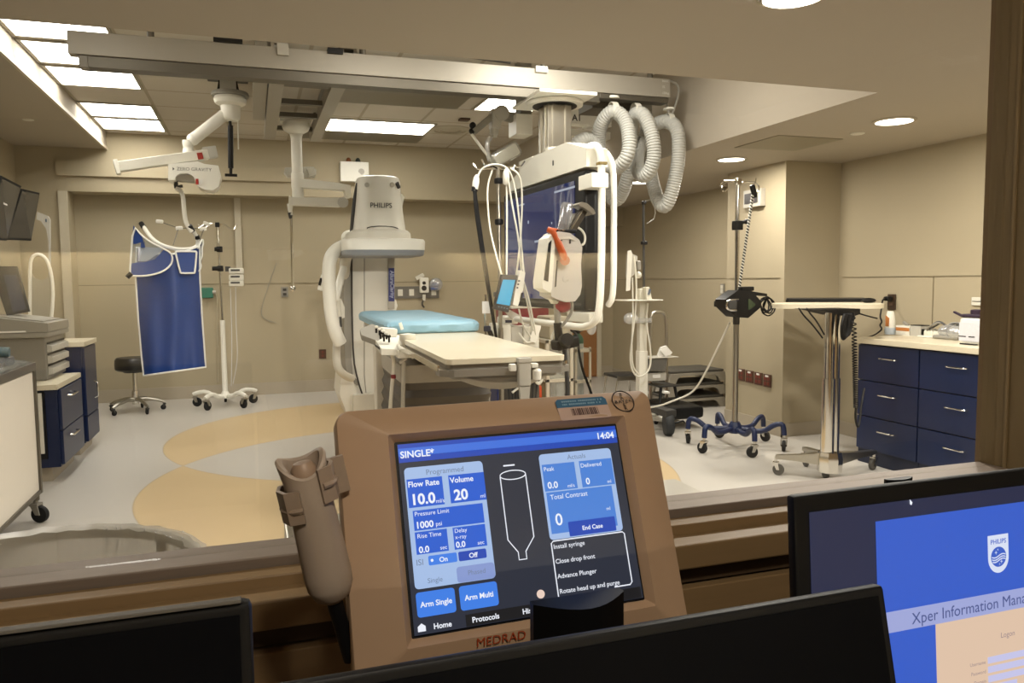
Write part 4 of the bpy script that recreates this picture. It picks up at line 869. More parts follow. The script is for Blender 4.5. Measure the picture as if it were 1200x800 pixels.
m = MB().prism([V((DX+.03, DY-.03, zl)), V((DX+.03, DY-.03, zl2)), V((DX-.3, DY-.03, zl2+.05)), V((-2.2, DY-.03, zl2+.05)), V((-2.2, DY-.03, zl))], Y_*(y1-DY+.05)).bevel(.012); m.build('lid', mat('warm_grey_lid', '#8d897f', .4, var=.02), t)
MB().obox(V((DX-.14, (DY+y1)/2, zl2+.03)), (.26, .5, .006), (1, 0, -.15)).build('keyboard', GREYP, t)
B((DX-.26, DY-.034, zt+.04), (DX-.1, DY-.0301, zt+.05)).build('badge', PAPER, t, flat=True)
# tilted screen, thick dark frame
sc = [at(-12, 312, DY+.35), at(20, 312, DY+.35), at(35, 365, DY+.28), at(8, 370, DY+.28)]
d = MB().prism(sc, V((-.02, .10, .0))).bevel(.01).build('screen_housing', DGREY, t)
MB().prism([at(3, 317, DY+.345), at(18, 317, DY+.345), at(31, 362, DY+.275), at(15, 366, DY+.275)], V((0, .004, 0))).build('screen', mat('grey_screen', '#4a4e57', .4), d)
# ---- two screens on the left wall
for (quad_, lb) in (([(2, 206), (25, 218), (8, 282), (-22, 280)], 'nearer of two dark wall screens at the left edge, cut by the frame'), ([(25, 221), (46.5, 226), (36.5, 282), (6, 281)], 'farther of two dark wall screens at the left edge, fully visible')):
    far = 1 if 'farther' in lb else 0
    ys = (5.0, 5.25) if far else (4.5, 4.78)
    pq = [at(*quad_[0], ys[0]), at(*quad_[1], ys[1]), at(*quad_[2], ys[1]-.10), at(*quad_[3], ys[0]-.10)]
    nn = (pq[1]-pq[0]).cross(pq[3]-pq[0]).normalized()
    if nn.y < 0: nn = -nn
    c = sum(pq, V((0, 0, 0)))/4
    t = thing('wall_screen', lb, 'screen', (c.x, c.y, min(v.z for v in pq)), 'dark screens on the left wall')
    MB().prism(pq, nn*.05).bevel(.006).build('casing', BLACK, t)
    MB().prism([c+(v-c)*.92-nn*.001 for v in pq], -nn*.002).build('screen', mat('grey_idle_screen', '#4a463e', .25, var=.05), t, flat=True)
    MB().prism([c+(pq[0]-c)*.25+(pq[1]-pq[0])*(-.02)-nn*.004, c+(pq[0]-c)*.25+(pq[1]-pq[0])*.16-nn*.004, c+(pq[0]-c)*.25+(pq[1]-pq[0])*.16-nn*.004-Z_*.012, c+(pq[0]-c)*.25-(pq[1]-pq[0])*.02-nn*.004-Z_*.012], -nn*.001).build('power_light', PAPER, t, flat=True)
    MB().tube([c+nn*.05, c+nn*.12, V((XL+.03, c.y+.25, c.z))], .025, 10).obox(V((XL+.012, c.y+.25, c.z)), (.022, .2, .2)).build('wall_arm', DGREY, t)
# ---- clear radiation shield on wheels
YS = 7.6
t = thing('radiation_shield', 'standing grey see-through shield with white rim behind the navy cabinets', 'shield', at(48, 470, YS)*1)
t.location.z = 0
arch = [(44, 249), (56, 253), (58.5, 258), (58.5, 300), (58, 372), (36, 372), (35.5, 305), (38, 299), (36, 255)]
m = MB(); m.prism([at(43.5, 248, YS), at(56, 253, YS), at(58.5, 257, YS), at(58.6, 340, YS), at(57, 340, YS), at(56.5, 282, YS), at(54, 268, YS), at(48, 259, YS), at(42.5, 257, YS)], Y_*.03); m.build('grey_arch', LGREY, t)
B(at(53, 260, YS-.012), at(55, 256.5, YS-.001)).build('arch_badge', mat('badge_blue_grey', '#55606f', .5), t, flat=True)
lp = [(35, 372), (35, 340), (35.2, 310), (37.5, 301), (43, 297.5), (50, 299), (56, 306), (60, 320), (62.3, 340), (61.5, 360), (60, 373)]
C0 = [at(x, y, YS-.1) for x, y in lp]; C0 = C0+[V((C0[-1].x, YS-.1, .3)), V((C0[0].x, YS-.1, .3))]
T(C0, .014, 8, 1, True).build('rim', WHITE, t)
pan = [at(x, y, YS-.09) for x, y in [(36.5, 320), (41, 326), (48, 328.5), (54, 326), (59, 319), (61.5, 340), (60.5, 360), (59, 373)]]+[V((at(59, 373, YS-.09).x, YS-.09, .32)), V((at(36, 373, YS-.09).x, YS-.09, .32))]
MB().prism(pan, Y_*.012).build('panel', mat('shield_grey', '#a39c8b', .35, var=.02), t)
xa, xb = C0[0].x, C0[-3].x
m = MB().box((xa, YS-.2, .07), (xb, YS+.2, .1), .01).box(((xa+xb)/2-.03, YS-.12, .1), ((xa+xb)/2+.03, YS-.06, .4)); m.build('base', OFFW, t)
for sx_ in (xa+.05, xb-.05):
    for sy_ in (YS-.17, YS+.17): caster(t, V((sx_, sy_, .08)), .03, 0, (RUBBER, STEEL))
# ---- black stool
sp_ = at(157, 428, 8.7); c = V((sp_.x, 8.7, 0))
t = thing('stool', 'round black swivel stool with five castors behind the blue apron', 'stool', c)
MB().lathe([(.001, .43), (.16, .43), (.178, .445), (.182, .49), (.178, .54), (.16, .562), (.001, .57)], c, Z_, 32).build('seat', mat('black_vinyl', '#161616', .38, var=.1), t)
MB().lathe([(.001, .41), (.10, .41), (.11, .4285), (.001, .4295)], c, Z_).build('seat_plate', DGREY, t)
MB().cyl(c+V((0, 0, .12)), c+V((0, 0, .41)), .022, n=16).cyl(c+V((0, 0, .08)), c+V((0, 0, .22)), .034, n=16).build('gas_column', CHROME, t)
for k in range(5):
    a = math.radians(72*k+12); d = V((math.cos(a), math.sin(a), 0))
    MB().tube([c+V((0, 0, .13)), c+d*.1+V((0, 0, .135)), c+d*.2+V((0, 0, .11)), c+d*.275+V((0, 0, .08))], [.022, .014], 10).build('leg', STEEL, t)
    caster(t, c+d*.27+V((0, 0, .09)), .027, a, (RUBBER, DGREY))
# ---- white drip stand
c = V((at(264, 460, 8.75).x, 8.75, 0))
t = thing('drip_stand', 'white-footed chrome drip stand with stacked white pumps right of the blue apron', 'drip stand', c)
zj = at(264, 375, 8.75).z; ztop = at(262, 264, 8.75).z
MB().cyl(c+V((0, 0, .1)), c+V((0, 0, zj)), .028, .024, 16).lathe([(.001, .09), (.05, .09), (.05, .12), (.03, .16), (.001, .165)], c).build('lower_column', WHITE, t)
C(c+V((0, 0, zj)), c+V((-.012, 0, ztop)), .012, n=12).build('pole', CHROME, t)
for k in range(5):
    a = math.radians(72*k+20); d = V((math.cos(a), math.sin(a), 0))
    MB().tube([c+V((0, 0, .105)), c+d*.12+V((0, 0, .11)), c+d*.2+V((0, 0, .16)), c+d*.29+V((0, 0, .15)), c+d*.335+V((0, 0, .13))], .022, 10, smooth=1).build('leg', WHITE, t)
    caster(t, c+d*.32+V((0, 0, .14)), .048, a, (RUBBER, STEEL))
m = MB()
for s_ in (-1, 1):
    m.tube([c+V((-.012, 0, ztop)), c+V((s_*.06-.012, 0, ztop+.02)), c+V((s_*.12-.012, 0, ztop-.03)), c+V((s_*.16-.012, 0, ztop-.05)), c+V((s_*.19-.012, 0, ztop+.01))], .005, 6, smooth=1)
m.tube([c+V((.02, 0, ztop)), c+V((-.12, .05, ztop+.03)), c+V((-.2, .05, ztop-.03))], .005, 6)
m.build('hook', CHROME, t); MB().box(c+V((-.035, -.02, ztop-.02)), c+V((.01, .02, ztop+.03)), .005).build('hook_block', BLACK, t)
for y in (292, 314.5): MB().box(V((c.x-.03, 8.72, at(262, y, 8.75).z-.03)), V((c.x+.03, 8.78, at(262, y, 8.75).z+.03)), .006).cyl(V((c.x, 8.73, at(262, y, 8.75).z)), V((c.x-.05-.03*(y > 300), 8.73, at(262, y, 8.75).z)), .022, n=12).build('clamp', BLACK, t)
for k, y in enumerate((317.5, 325, 332)):
    pc_ = at(277, y, 8.72); d = MB().obox(pc_, (.15, .12, .062), None, None, .012).build('pump', OFFW, t)
    m = MB().obox(pc_+V((-.01, -.0605, .008)), (.09, .002, .02)).build('pump_display', DGREY, d, flat=True)
B(at(264, 318, 8.74), at(270, 312, 8.76), .004).build('pump_bracket', DGREY, t)
T([at(276, 336, 8.7), at(276.5, 380, 8.7), at(279, 420, 8.7), at(273, 450, 8.72)], .004, 6, 2).build('tubing', clear('clear_tube', '#eeeeee', .3, .2, .5), t)
T([at(270, 338, 8.7), at(272, 400, 8.7), at(271, 452, 8.72)], .004, 6, 2).build('tubing', clear('clear_tube', '#eeeeee', .3, .2, .5), t)
# ---- things on the back wall
YW = YB-.0005
def wall_plate(name, label, cat, x0, y0, x1, y1, col, group=None, Y=YW, slots=(), th=.012, smat=None):
    p, q_ = at(x0, y1, Y), at(x1, y0, Y); t = thing(name, label, cat, ((p.x+q_.x)/2, Y-th/2, p.z), group)
    B((p.x, Y-th, p.z), (q_.x, Y, q_.z), .002).build('plate', col, t)
    for (fx, fz, w_, h_) in slots: B((lerp(p.x, q_.x, fx)-w_/2, Y-th-.003, lerp(p.z, q_.z, fz)-h_/2), (lerp(p.x, q_.x, fx)+w_/2, Y-th, lerp(p.z, q_.z, fz)+h_/2)).build('socket', smat or DGREY, t, flat=True)
    return t
RP = mat('red_outlet_plate', '#54392d', .4)
wall_plate('wall_outlet', 'single dark red wall outlet low on the back wall left of the white gantry', 'outlet', 374, 409, 382, 420, RP, None, YW, ((.5, .7, .03, .03), (.5, .3, .03, .03)), smat=mat('red_socket', '#6f3228', .4))
wall_plate('wall_switch', 'grey double wall switch on the back wall under the hanging steel rod', 'switch', 329.5, 336, 337.5, 348, GREYP, None, YW, ((.5, .72, .04, .03), (.5, .28, .04, .03)))
t = wall_plate('gas_outlet_panel', 'grey medical gas outlet strip on the back wall right of the blue label', 'gas outlet', 462, 335, 514, 350, mat('outlet_strip_grey', '#625e57', .45), None, YW, ((.13, .5, .06, .08), (.38, .5, .06, .08), (.88, .5, .06, .08)), .02, OFFW)
t = thing('suction_regulator', 'white suction gauge with dial plugged into the grey gas outlet strip', 'regulator', at(497, 345, YW-.06))
MB().obox(at(497, 334, YW-.06), (.11, .07, .19), None, None, .015).build('body', WHITE, t)
for y in (331.5, 337.5): MB().cyl(at(497, y, YW-.094), at(497, y, YW-.102), .032 if y > 335 else .022, n=18).build('dial', BLACK, t)
MB().obox(at(492, 324, YW-.05), (.11, .03, .045), (1, 0, .5), None, .006).cyl(at(497, 345, YW-.06), at(497, 352, YW-.06), .02, n=10).build('valve', OFFW, t)
T([at(497, 350, YW-.06), at(494, 356, YW-.07), at(497, 360, YW-.05)], .012, 8, 1).build('tube_stub', DGREY, t)
t = thing('breathing_mask', 'clear mask in a bag hanging beside the white suction gauge', 'mask', at(511, 344, YW-.05))
MB().sphere(at(511, 333, YW-.07), .085, 18, (1, .5, .95)).build('bag', clear('bag_film', '#e4e8ee', .2, .2, .18), t)
MB().sphere(at(510, 334, YW-.06), .05, 14, (1, .6, .7)).obox(at(509, 338, YW-.09), (.09, .02, .035), (1, 0, .1), None, .008).build('mask_body', mat('mask_blue', '#4a5f92', .4), t)
t = thing('suction_outlet', 'small green wall device beside the apron edge', 'wall device', at(243, 349, YW-.04))
MB().obox(at(243, 343, YW-.035), (.13, .07, .12), None, None, .012).build('body', mat('teal_green_plastic', '#1d6a55', .4), t)
MB().cyl(at(249, 342, YW-.06), at(253, 342, YW-.06), .02, n=10).build('nozzle', LGREY, t)
T([at(252, 342, YW-.05), at(255, 350, YW-.04), at(254, 380, YW-.02), at(256, 430, YW-.02), at(255, 448, YW-.02)], .006, 6, 2).build('hose', mat('pale_hose', '#bdb39b', .6), t)
q0, q1 = at(277.3, 321, YW), at(281.3, 232, YW); t = tag(B((q0.x, YW-.03, q0.z), (q1.x, YW, 2.279), .003).build('cable_raceway', TRIM), 'vertical cream cable cover on the back wall above the white pumps', 'cable cover')
t = thing('door_chime_box', 'cream wall box with two small round lamps on top, high on the header wall', 'wall box', at(414, 213, 9.2))
p, q_ = at(398.5, 213, 9.17), at(431, 191, 9.17)
B((p.x, 9.10, p.z), (q_.x, 9.1995, q_.z), .006).build('box', WHITE, t); MB().cyl(at(423.5, 201, 9.0995), at(423.5, 201, 9.095), .035, n=18).build('grille', LGREY, t)
for x, mm, nm in ((408.5, mat('amber_lens', '#7a4315', .3), 'amber_lamp'), (419.5, mat('dark_lens', '#1d2622', .3), 'dark_lamp')): MB().lathe([(.03, 0), (.03, .012), (.026, .035), (.012, .05), (.001, .052)], V((at(x, 191, 9.15).x, 9.15, q_.z)), Z_, 16).build(nm, mm, t)
t = thing('remote_handset', 'small white handset hanging on a hook left of the gantry hose', 'handset', at(377, 340, 9.3))
MB().obox(at(377, 331, 9.3), (.06, .03, .19), (1, 0, -.28), None, .012).build('body', WHITE, t); MB().obox(at(375.5, 330, 9.28), (.03, .012, .09), (1, 0, -.28), None, .003).build('keypad', BLACK, t)
MB().cyl(at(378, 325, 9.3), at(378, 325, YB), .008, n=8).build('hook', GREYP, t)
T([at(324, 308, YW-.01), at(316, 330, YW-.01), at(305, 365, YW-.01), at(309, 374, YW-.01), at(323, 378, YW-.01)], .004, 6, 2).build('wall_cable', GREYP)
tag(bpy.data.objects['wall_cable'], 'thin loose cable running down the back wall under the hanging rod', 'cable')
# ================================================================ CENTRE: GANTRY
YG = 7.3
t = thing('xray_gantry', 'white x-ray C-arm gantry with big detector head behind the blue mattress', 'x-ray machine', (at(430, 400, 7.7).x, 7.8, 0))
def prof(pts, Y, d, bev=.01, seg=2): return MB().prism([at(x, y, Y) for x, y in pts], Y_*d).bevel(bev, seg)
def ell(mb, cx_, y, rx_px, ry, Y, n=36, k=1.0, pw=2.6):
    c = at(cx_, y, Y); rx = px(rx_px, Y)*k
    out = []
    for i in range(n):
        a = 2*math.pi*i/n; ca, sa = math.cos(a), math.sin(a)
        out.append(mb.bm.verts.new(c+V((rx*abs(ca)**(2/pw)*(1 if ca > 0 else -1), ry*abs(sa)**(2/pw)*(1 if sa > 0 else -1), 0))))
    return out
m = MB(); m.skin([ell(m, 442.5, 277, 31, .27, YG), ell(m, 442.5, 270, 30.5, .265, YG), ell(m, 442.5, 250, 27.5, .25, YG), ell(m, 442.5, 225, 25, .235, YG), ell(m, 442.5, 214, 24.2, .23, YG), ell(m, 442.5, 210, 23, .22, YG), ell(m, 442.5, 208.5, 20, .2, YG)])
m.build('detector_housing', WHITE, t)
m = MB(); m.skin([ell(m, 443, 283, 36, .34, YG), ell(m, 443, 274, 35, .33, YG), ell(m, 443, 271, 32, .30, YG), ell(m, 443, 270, 28, .27, YG)]); m.build('detector_skirt', OFFW, t)
m = MB(); m.skin([ell(m, 445, 294.5, 44.5, .41, YG, pw=7), ell(m, 445, 285, 45, .41, YG, pw=7), ell(m, 445, 282.5, 43.5, .40, YG, pw=7), ell(m, 445, 281.5, 36, .36, YG, pw=6)]); m.build('detector_plate', WHITE, t)
m = MB(); m.skin([ell(m, 445, 301, 42.5, .39, YG, pw=7), ell(m, 445, 299.5, 44, .40, YG, pw=7), ell(m, 445, 294.6, 44.3, .408, YG, pw=7)]); m.build('detector_face', mat('detector_grey', '#8f9296', .45), t)
MB().text('PHILIPS', px(7.2, YG)*1.05, at(433.5, 243, YG-.262), X_, Z_, 'LEFT', .0008).build('maker_name', mat('logo_grey', '#4c4b48', .5), t, flat=True)
MB().tube([at(419, 215, YG-.06), at(415, 235, YG-.08), at(412.5, 262, YG-.1), at(411.5, 279, YG-.1)], .016, 8, smooth=1).build('side_seam', DGREY, t)
MB().tube([at(430, 269.5, YG-.268), at(430.5, 266, YG-.262), at(448, 264.6, YG-.262), at(466, 266.5, YG-.25), at(466, 270, YG-.25)], .005, 6, smooth=1).build('service_flap_line', DGREY, t)
for x in (430, 459.5): MB().cyl(at(x, 216.5, YG-.235), at(x, 216.5, YG-.19), .022, n=16).build('screw_cover', LGREY, t)
MB().cyl(at(465, 214, YG-.2), at(467.5, 220, YG-.18), .018, n=10).build('dark_latch', DGREY, t)
prof([(466, 228), (471, 227), (474, 231), (472, 240), (469, 247), (466, 247)], YG-.08, .16, .02).build('side_knob', WHITE, t)
# stand column
YC = 7.75
prof([(411, 296), (461, 296), (461, 480), (420, 480), (413, 440), (411, 420)], YC, .5, .012).build('stand_column', WHITE, t)
T([at(427, 302, YC-.002), at(427, 440, YC-.002), at(430, 470, YC-.002)], .004, 6).build('panel_line', GREYP, t)
prof([(403, 303), (411.5, 303), (412, 420), (414, 440), (421, 448), (419, 452), (410, 446), (405, 430), (403.5, 400)], YC-.03, .4, .006).build('side_rail', GREYP, t)
T([at(412, 303, YC-.035), at(412.5, 370, YC-.035), at(414, 420, YC-.035), at(419, 445, YC-.035), at(428, 472, YC-.035), at(433, 482, YC-.035)], .009, 8, 1).build('edge_trim', DGREY, t)
prof([(455, 297), (462.5, 297), (462.5, 362), (455, 362)], YC-.03, .028, .003).build('edge_strip', STEEL, t)
d = prof([(455.3, 314), (462.2, 314), (462.2, 353), (455.3, 353)], YC-.034, .003, .0005).build('blue_label', mat('label_royal_blue', '#1d2a73', .45), t)
MB().text('AlluraClarity', px(6, YC), at(457.2, 317, YC-.036), -Z_, X_, 'LEFT', .001).build('label_lettering', mat('label_pale', '#aeb6d8', .5), d, flat=True)
prof([(400, 440), (413, 443), (422, 470), (436, 500), (436, 540), (425, 540), (404, 478), (398, 462)], YC-.06, .55, .02).build('foot_cover', WHITE, t)
B((at(412, 470, YC).x, YC-.1, 0), (at(462, 470, YC).x, YC+.7, .2), .01).build('base', OFFW, t)
prof([(459, 350), (464, 351), (466, 358), (464, 364), (459, 364)], YC-.02, .1, .01).build('side_bump', WHITE, t)
# C arc behind the detector
T([at(414, 292, 7.5), at(405, 300, 7.6), at(403, 330, 7.8)], .05, 12, 2).build('c_arc', OFFW, t)
# white cable guards at the left
T([at(420, 284, YG+.1), at(404, 286.5, YG), at(394, 292, YG-.05), at(386.5, 302, YG-.1), at(385, 320, YG-.1), at(386, 345, YG-.1), at(388, 370, YG-.1), at(393, 390, YG-.08), at(399, 402, YG-.05)], [.038, .052, .055, .055, .055, .056, .058, .06, .06, .06], 14, 2).build('cable_guard', WHITE, t)
T([at(403, 314, YG+.2), at(398, 330, YG+.1), at(394.5, 345, YG+.05), at(393, 352, YG+.05)], .035, 12, 2).build('cable_guard', WHITE, t)
T([at(394, 350, YG+.1), at(396, 372, YG+.1), at(395, 395, YG+.1), at(394, 420, YG+.1), at(396, 432, YG+.1), at(404, 440, YG+.15), at(412, 443, YG+.3)], .038, 12, 2).build('cable_guard', OFFW, t)
prof([(392, 352), (400, 350), (404, 360), (404, 372), (396, 375), (392, 366)], YG+.1, .1, .015).build('hinge_cover', OFFW, t)
MB().cyl(at(399, 371, YG-.1), at(399.5, 383, YG-.1), .012, n=8).build('lock_pin', DGREY, t)
MB().sphere(at(409, 279, YG+.2), .075, 18).build('pivot_cover', WHITE, t)
# ================================================================ PATIENT TABLE
ZT = .98
A0, A1 = az(523, 421.5, ZT), az(656, 414, ZT)
yn = min(A0.y, A1.y); xl, xr = A0.x+.0, A1.x
rot = math.radians(2.2); uu = V((math.sin(rot), math.cos(rot), 0)); vv = V((math.cos(rot), -math.sin(rot), 0))
P0 = V((xl, yn, 0)); WT = (A1-A0).length*.985; LT_ = 3.45
def Q(a, b, z): return P0+vv*a+uu*b+Z_*z          # across, along, height
t = thing('patient_table', 'long cream-topped x-ray table with steel rails, running away from the window', 'table', Q(WT/2, 1.6, 0))
def slab(a0, a1, b0, b1, z0, z1, r, name, m, mb=None, bev=.006):
    pts = [Q((a0+a1)/2+x, (b0+b1)/2+y, z0) for x, y in rrect(a1-a0, b1-b0, r, 5)]
    mb = MB().prism(pts, Z_*(z1-z0)).bevel(bev, 2); return mb.build(name, m, t) if name else mb
slab(0, WT, 0, LT_, ZT-.022, ZT, .03, 'tabletop', mat('cream_tabletop', '#dcd3bb', .25, var=.03, scale=8))
slab(.004, WT-.004, .01, LT_-.01, ZT-.042, ZT-.0225, .03, 'tabletop_edge', mat('table_edge_grey', '#7d786e', .4), None, .003)
slab(.03, WT-.03, .0, 2.9, ZT-.085, ZT-.0425, .05, 'carriage', mat('table_grey', '#9a958a', .45))
m = MB(); st = []
for b, zz in ((-.0, -.105), (.05, -.14), (.2, -.15), (2.4, -.15)): st.append([m.bm.verts.new(Q(WT*.5+(WT*.5-.004)*f, b, ZT-.05+(zz+.05)*max(0, 1-abs(f)**2.2))) for f in [-1+i/8 for i in range(17)]]+[m.bm.verts.new(Q(WT*.5+(WT*.5-.004)*f, b, ZT-.044)) for f in (1, -1)])
m.skin(st); m.build('belly_cover', mat('belly_grey', '#8b867c', .5), t)
# side and end rails
rl = slab(-.0, WT, 0, .01, 0, .01, .001, None, None)
rl.bm.free()
for s_, a in ((-1, -.022), (1, WT+.022)):
    m = MB().prism([Q(a-.005, .06, ZT-.055), Q(a+.005, .06, ZT-.055), Q(a+.005, .06, ZT-.03), Q(a-.005, .06, ZT-.03)], uu*2.7)
    for b in (.3, 1.0, 1.8, 2.6): m.obox(Q(a-s_*.012, b, ZT-.045), (.022, .03, .02), vv)
    m.build('side_rail', CHROME, t)
path = [Q(-.022, .10, ZT-.058), Q(-.02, .03, ZT-.058), Q(.03, -.014, ZT-.058), Q(.15, -.018, ZT-.058), Q(WT-.15, -.018, ZT-.058), Q(WT-.03, -.014, ZT-.058), Q(WT+.02, .03, ZT-.058), Q(WT+.022, .10, ZT-.058)]
m = MB(); st = []
for k, p_ in enumerate(path):
    d_ = (path[min(k+1, 7)]-path[max(k-1, 0)]).normalized(); n_ = V((d_.y, -d_.x, 0)); st.append([m.bm.verts.new(p_+n_*a_+Z_*b_) for a_, b_ in ((-.004, -.014), (.004, -.014), (.004, .014), (-.004, .014))])
m.skin(st); m.build('end_rail', mat('rail_grey', '#8d887e', .4, .3), t)
m = MB().obox(Q(WT*.62, -.028, ZT-.06), (.055, .035, .12), vv, None, .008).obox(Q(WT*.62, -.03, ZT-.01), (.06, .04, .02), vv, None, .004).prism([Q(WT*.62-.024, -.04, ZT-.12), Q(WT*.62+.024, -.04, ZT-.12), Q(WT*.62+.013, -.04, ZT-.24), Q(WT*.62-.013, -.04, ZT-.24)], uu*.02); m.build('end_clamp', LGREY, t)
MB().obox(Q(WT*.62-.05, -.028, ZT-.04), (.03, .03, .03), vv, None, .006).obox(Q(WT*.62+.045, -.028, ZT-.035), (.03, .03, .02), vv, None, .005).lathe([(.001, -.028), (.018, -.024), (.02, .012), (.014, .02), (.001, .022)], Q(WT*.62+.056, -.03, ZT-.07)).build('clamp_knob', WHITE, t)
T([Q(WT*.62, -.03, ZT-.24), Q(WT*.62, -.03, ZT-.5)], .014, 10).build('clamp_post', LGREY, t)
# pedestal
pz = ZT-.155
m = MB(); bell = []
for k in range(15):
    z = .12+(pz-.22)*k/14; g_ = .03 if k % 2 else 0
    bell.append([m.bm.verts.new(Q(WT/2+x, 1.75+y, z)) for x, y in rrect(.60-g_-.06*k/14, 1.0-g_, .08, 4)])
m.skin(bell); m.build('bellows', mat('bellows_grey', '#4a463f', .6, var=.1), t)
slab(WT/2-.27, WT/2+.27, 1.25, 2.25, pz-.10, pz, .06, 'pedestal_head', mat('pedestal_cover', '#a9a396', .45), None, .01)
slab(WT/2-.3, WT/2+.3, 1.2, 2.35, 0, .12, .08, 'pedestal_base', OFFW, None, .01)
q0, q1 = at(439, 440, 5.3), at(462, 440, 5.3)
B((q0.x+.01, 5.3, .12), (q1.x, 5.42, .86), .01).build('pedestal_panel', mat('pedestal_cream', '#e0dacb', .4, var=.02), t)
# blue mattress
mb0 = az(471, 391.5, ZT); bn = (mb0-P0).dot(uu); ms = thing('mattress', 'light blue mattress on the far half of the cream table', 'mattress', Q(WT/2, (bn+LT_)/2, ZT))
m = MB(); rg = []
mw0, mw1, be = -.035, WT+.03, LT_+.1
for zf, ins in ((.001, .015), (.012, .0), (.05, -.004), (.066, .006), (.076, .025), (.080, .06)):
    ring = []
    for x, y in rrect(mw1-mw0-2*ins, be-bn-2*ins, .05, 6): ring.append(Q((mw0+mw1)/2+x, (bn+be)/2+y, ZT+zf))
    # subdivide straight sides for crinkles
    fin = []
    for a, b in zip(ring, ring[1:]+ring[:1]):
        nseg = max(1, int((b-a).length/.035))
        for i in range(nseg): fin.append(a+(b-a)*(i/nseg))
    if not rg: cnt = [(max(1, int((b-a).length/.035))) for a, b in zip(ring, ring[1:]+ring[:1])]
    else:
        fin = []
        for (a, b), ns in zip(zip(ring, ring[1:]+ring[:1]), cnt):
            for i in range(ns): fin.append(a+(b-a)*(i/ns))
    rnd = random.Random(9)
    cen = Q((mw0+mw1)/2, (bn+be)/2, 0)
    rg.append([m.bm.verts.new(p+(p-cen).normalized()*(rnd.uniform(-.006, .006) if .005 < zf < .07 else 0)+Z_*(rnd.uniform(-.003, .003) if zf > .03 else 0)) for p in fin])
m.skin(rg, cap1=False); rg_top = rg[-1]
m.bm.faces.new(rg_top)
m.build('cover', mat('light_blue_vinyl', '#84acbf', .45, var=.05, scale=22, bump=.5), ms)
MB().obox(at(470, 382, mb0.y-.03), (.02, .01, .045), (1, 0, .3), None, .003).build('white_tie', WHITE, ms)
# control box on the left rail
cb_ = Q(-.03, bn-.35, 0); Yc = cb_.y
Yc = 4.35
t = thing('table_control', 'white table-side control box with row of levers and big mushroom knob', 'control box', at(462, 412, Yc))
pz_ = [(441, 396), (468, 394), (494, 397), (500, 405), (470, 409), (446, 408)]
MB().prism([at(x, y, Yc) + V((0, (406-y)*.012, 0)) for x, y in pz_], -Z_*.035).bevel(.006).build('panel', WHITE, t)
MB().prism([at(x, y, Yc+.02) + V((0, (404-y)*.012, 0)) for x, y in [(427, 388), (444, 382), (468, 391), (444, 400), (427, 394)]], -Z_*.03).bevel(.004).build('bracket', GREYP, t)
MB().obox(at(455, 389, Yc+.16), (.09, .1, .05), (1, 0, -.1), None, .008).build('white_module', WHITE, t)
MB().prism([at(x, y, Yc+.0) for x, y in [(439, 403), (440, 406), (452, 415), (470, 416), (471, 413), (454, 412)]], Y_*.02).build('under_rail', DGREY, t)
for k, (x, y) in enumerate(((441, 390), (445, 392.5), (449, 395), (453, 397.5), (450, 400), (456, 401), (446, 397))):
    pb = at(x, y, Yc+.02); d = MB().cyl(pb, pb+V((0, 0, .03)), .006, n=8).build('lever', BLACK, t); MB().obox(pb+V((0, 0, .034)), (.02, .02, .014), (1, 0, .2), None, .004).build('lever_cap', WHITE if k < 4 else BLACK, d)
MB().lathe([(.028, 0), (.030, .016), (.040, .04), (.046, .07), (.043, .082), (.001, .088)], at(478, 408.5, Yc-.07), Z_, 24).build('mushroom_knob', OFFW, t)
MB().box(at(467, 420, Yc-.09), at(487, 408, Yc+.0), .005).prism([at(x, y, Yc-.08) for x, y in [(487, 408), (491, 408), (491, 411), (487, 417), (484, 421), (482, 419)]], Y_*.04).build('clamp_block', WHITE, t)
MB().obox(at(481, 411.5, Yc-.0915), (.05, .002, .006)).build('clamp_slot', BLACK, t, flat=True)
T([at(468, 425, Yc-.05), at(476, 420, Yc-.05)], .009, 8).build('pull_bar', LGREY, t)
T([at(459, 413, Yc), at(462, 425, Yc), at(460.5, 440, Yc), at(459, 455, Yc), at(457, 482, Yc)], .011, 8, 2).build('white_cable', OFFW, t)
MB().lathe([(.011, -.012), (.0145, -.01), (.0145, .01), (.011, .012)], at(461, 441, Yc), Z_, 12, closed=True).build('red_band', RED, t)
T([at(473, 424, Yc-.04), at(472, 482, Yc-.04)], .012, 8).build('steel_post', LGREY, t)
T([at(487, 407, Yc), at(500, 411, Yc-.2)], .008, 8).build('link_rod', LGREY, t)
# ================================================================ CENTRE RIGHT: POLES AND CARTS BESIDE THE TABLE
YP = 4.75
c = V((at(586, 330, YP).x, YP, 0)); ztop = at(585, 196, YP).z
t = thing('cable_pole', 'dark pole beside the table draped with white cables under the wrapped lamp head', 'pole', c)
MB().cyl(c+V((0, 0, .08)), c+V((0, 0, 1.0)), .018, n=12).cyl(c+V((0, 0, 1.0)), c+V((-.005, 0, ztop)), .0125, n=12).build('pole', STEEL, t)
for y in (212, 260): MB().lathe([(.014, -.02), (.026, -.016), (.028, 0), (.026, .016), (.014, .02)], V((c.x-.003, YP, at(585, y, YP).z)), Z_, 14).build('collar', BLACK, t)
m = MB()
for k in range(4):
    a = math.pi/4+k*math.pi/2; m.tube([V((c.x-.005, YP, ztop-.01)), V((c.x+.1*math.cos(a), YP+.1*math.sin(a), ztop+.0)), V((c.x+.16*math.cos(a), YP+.12*math.sin(a), ztop-.01)), V((c.x+.2*math.cos(a), YP+.14*math.sin(a), ztop+.03))], .006, 6, smooth=1)
m.build('hook', CHROME, t)
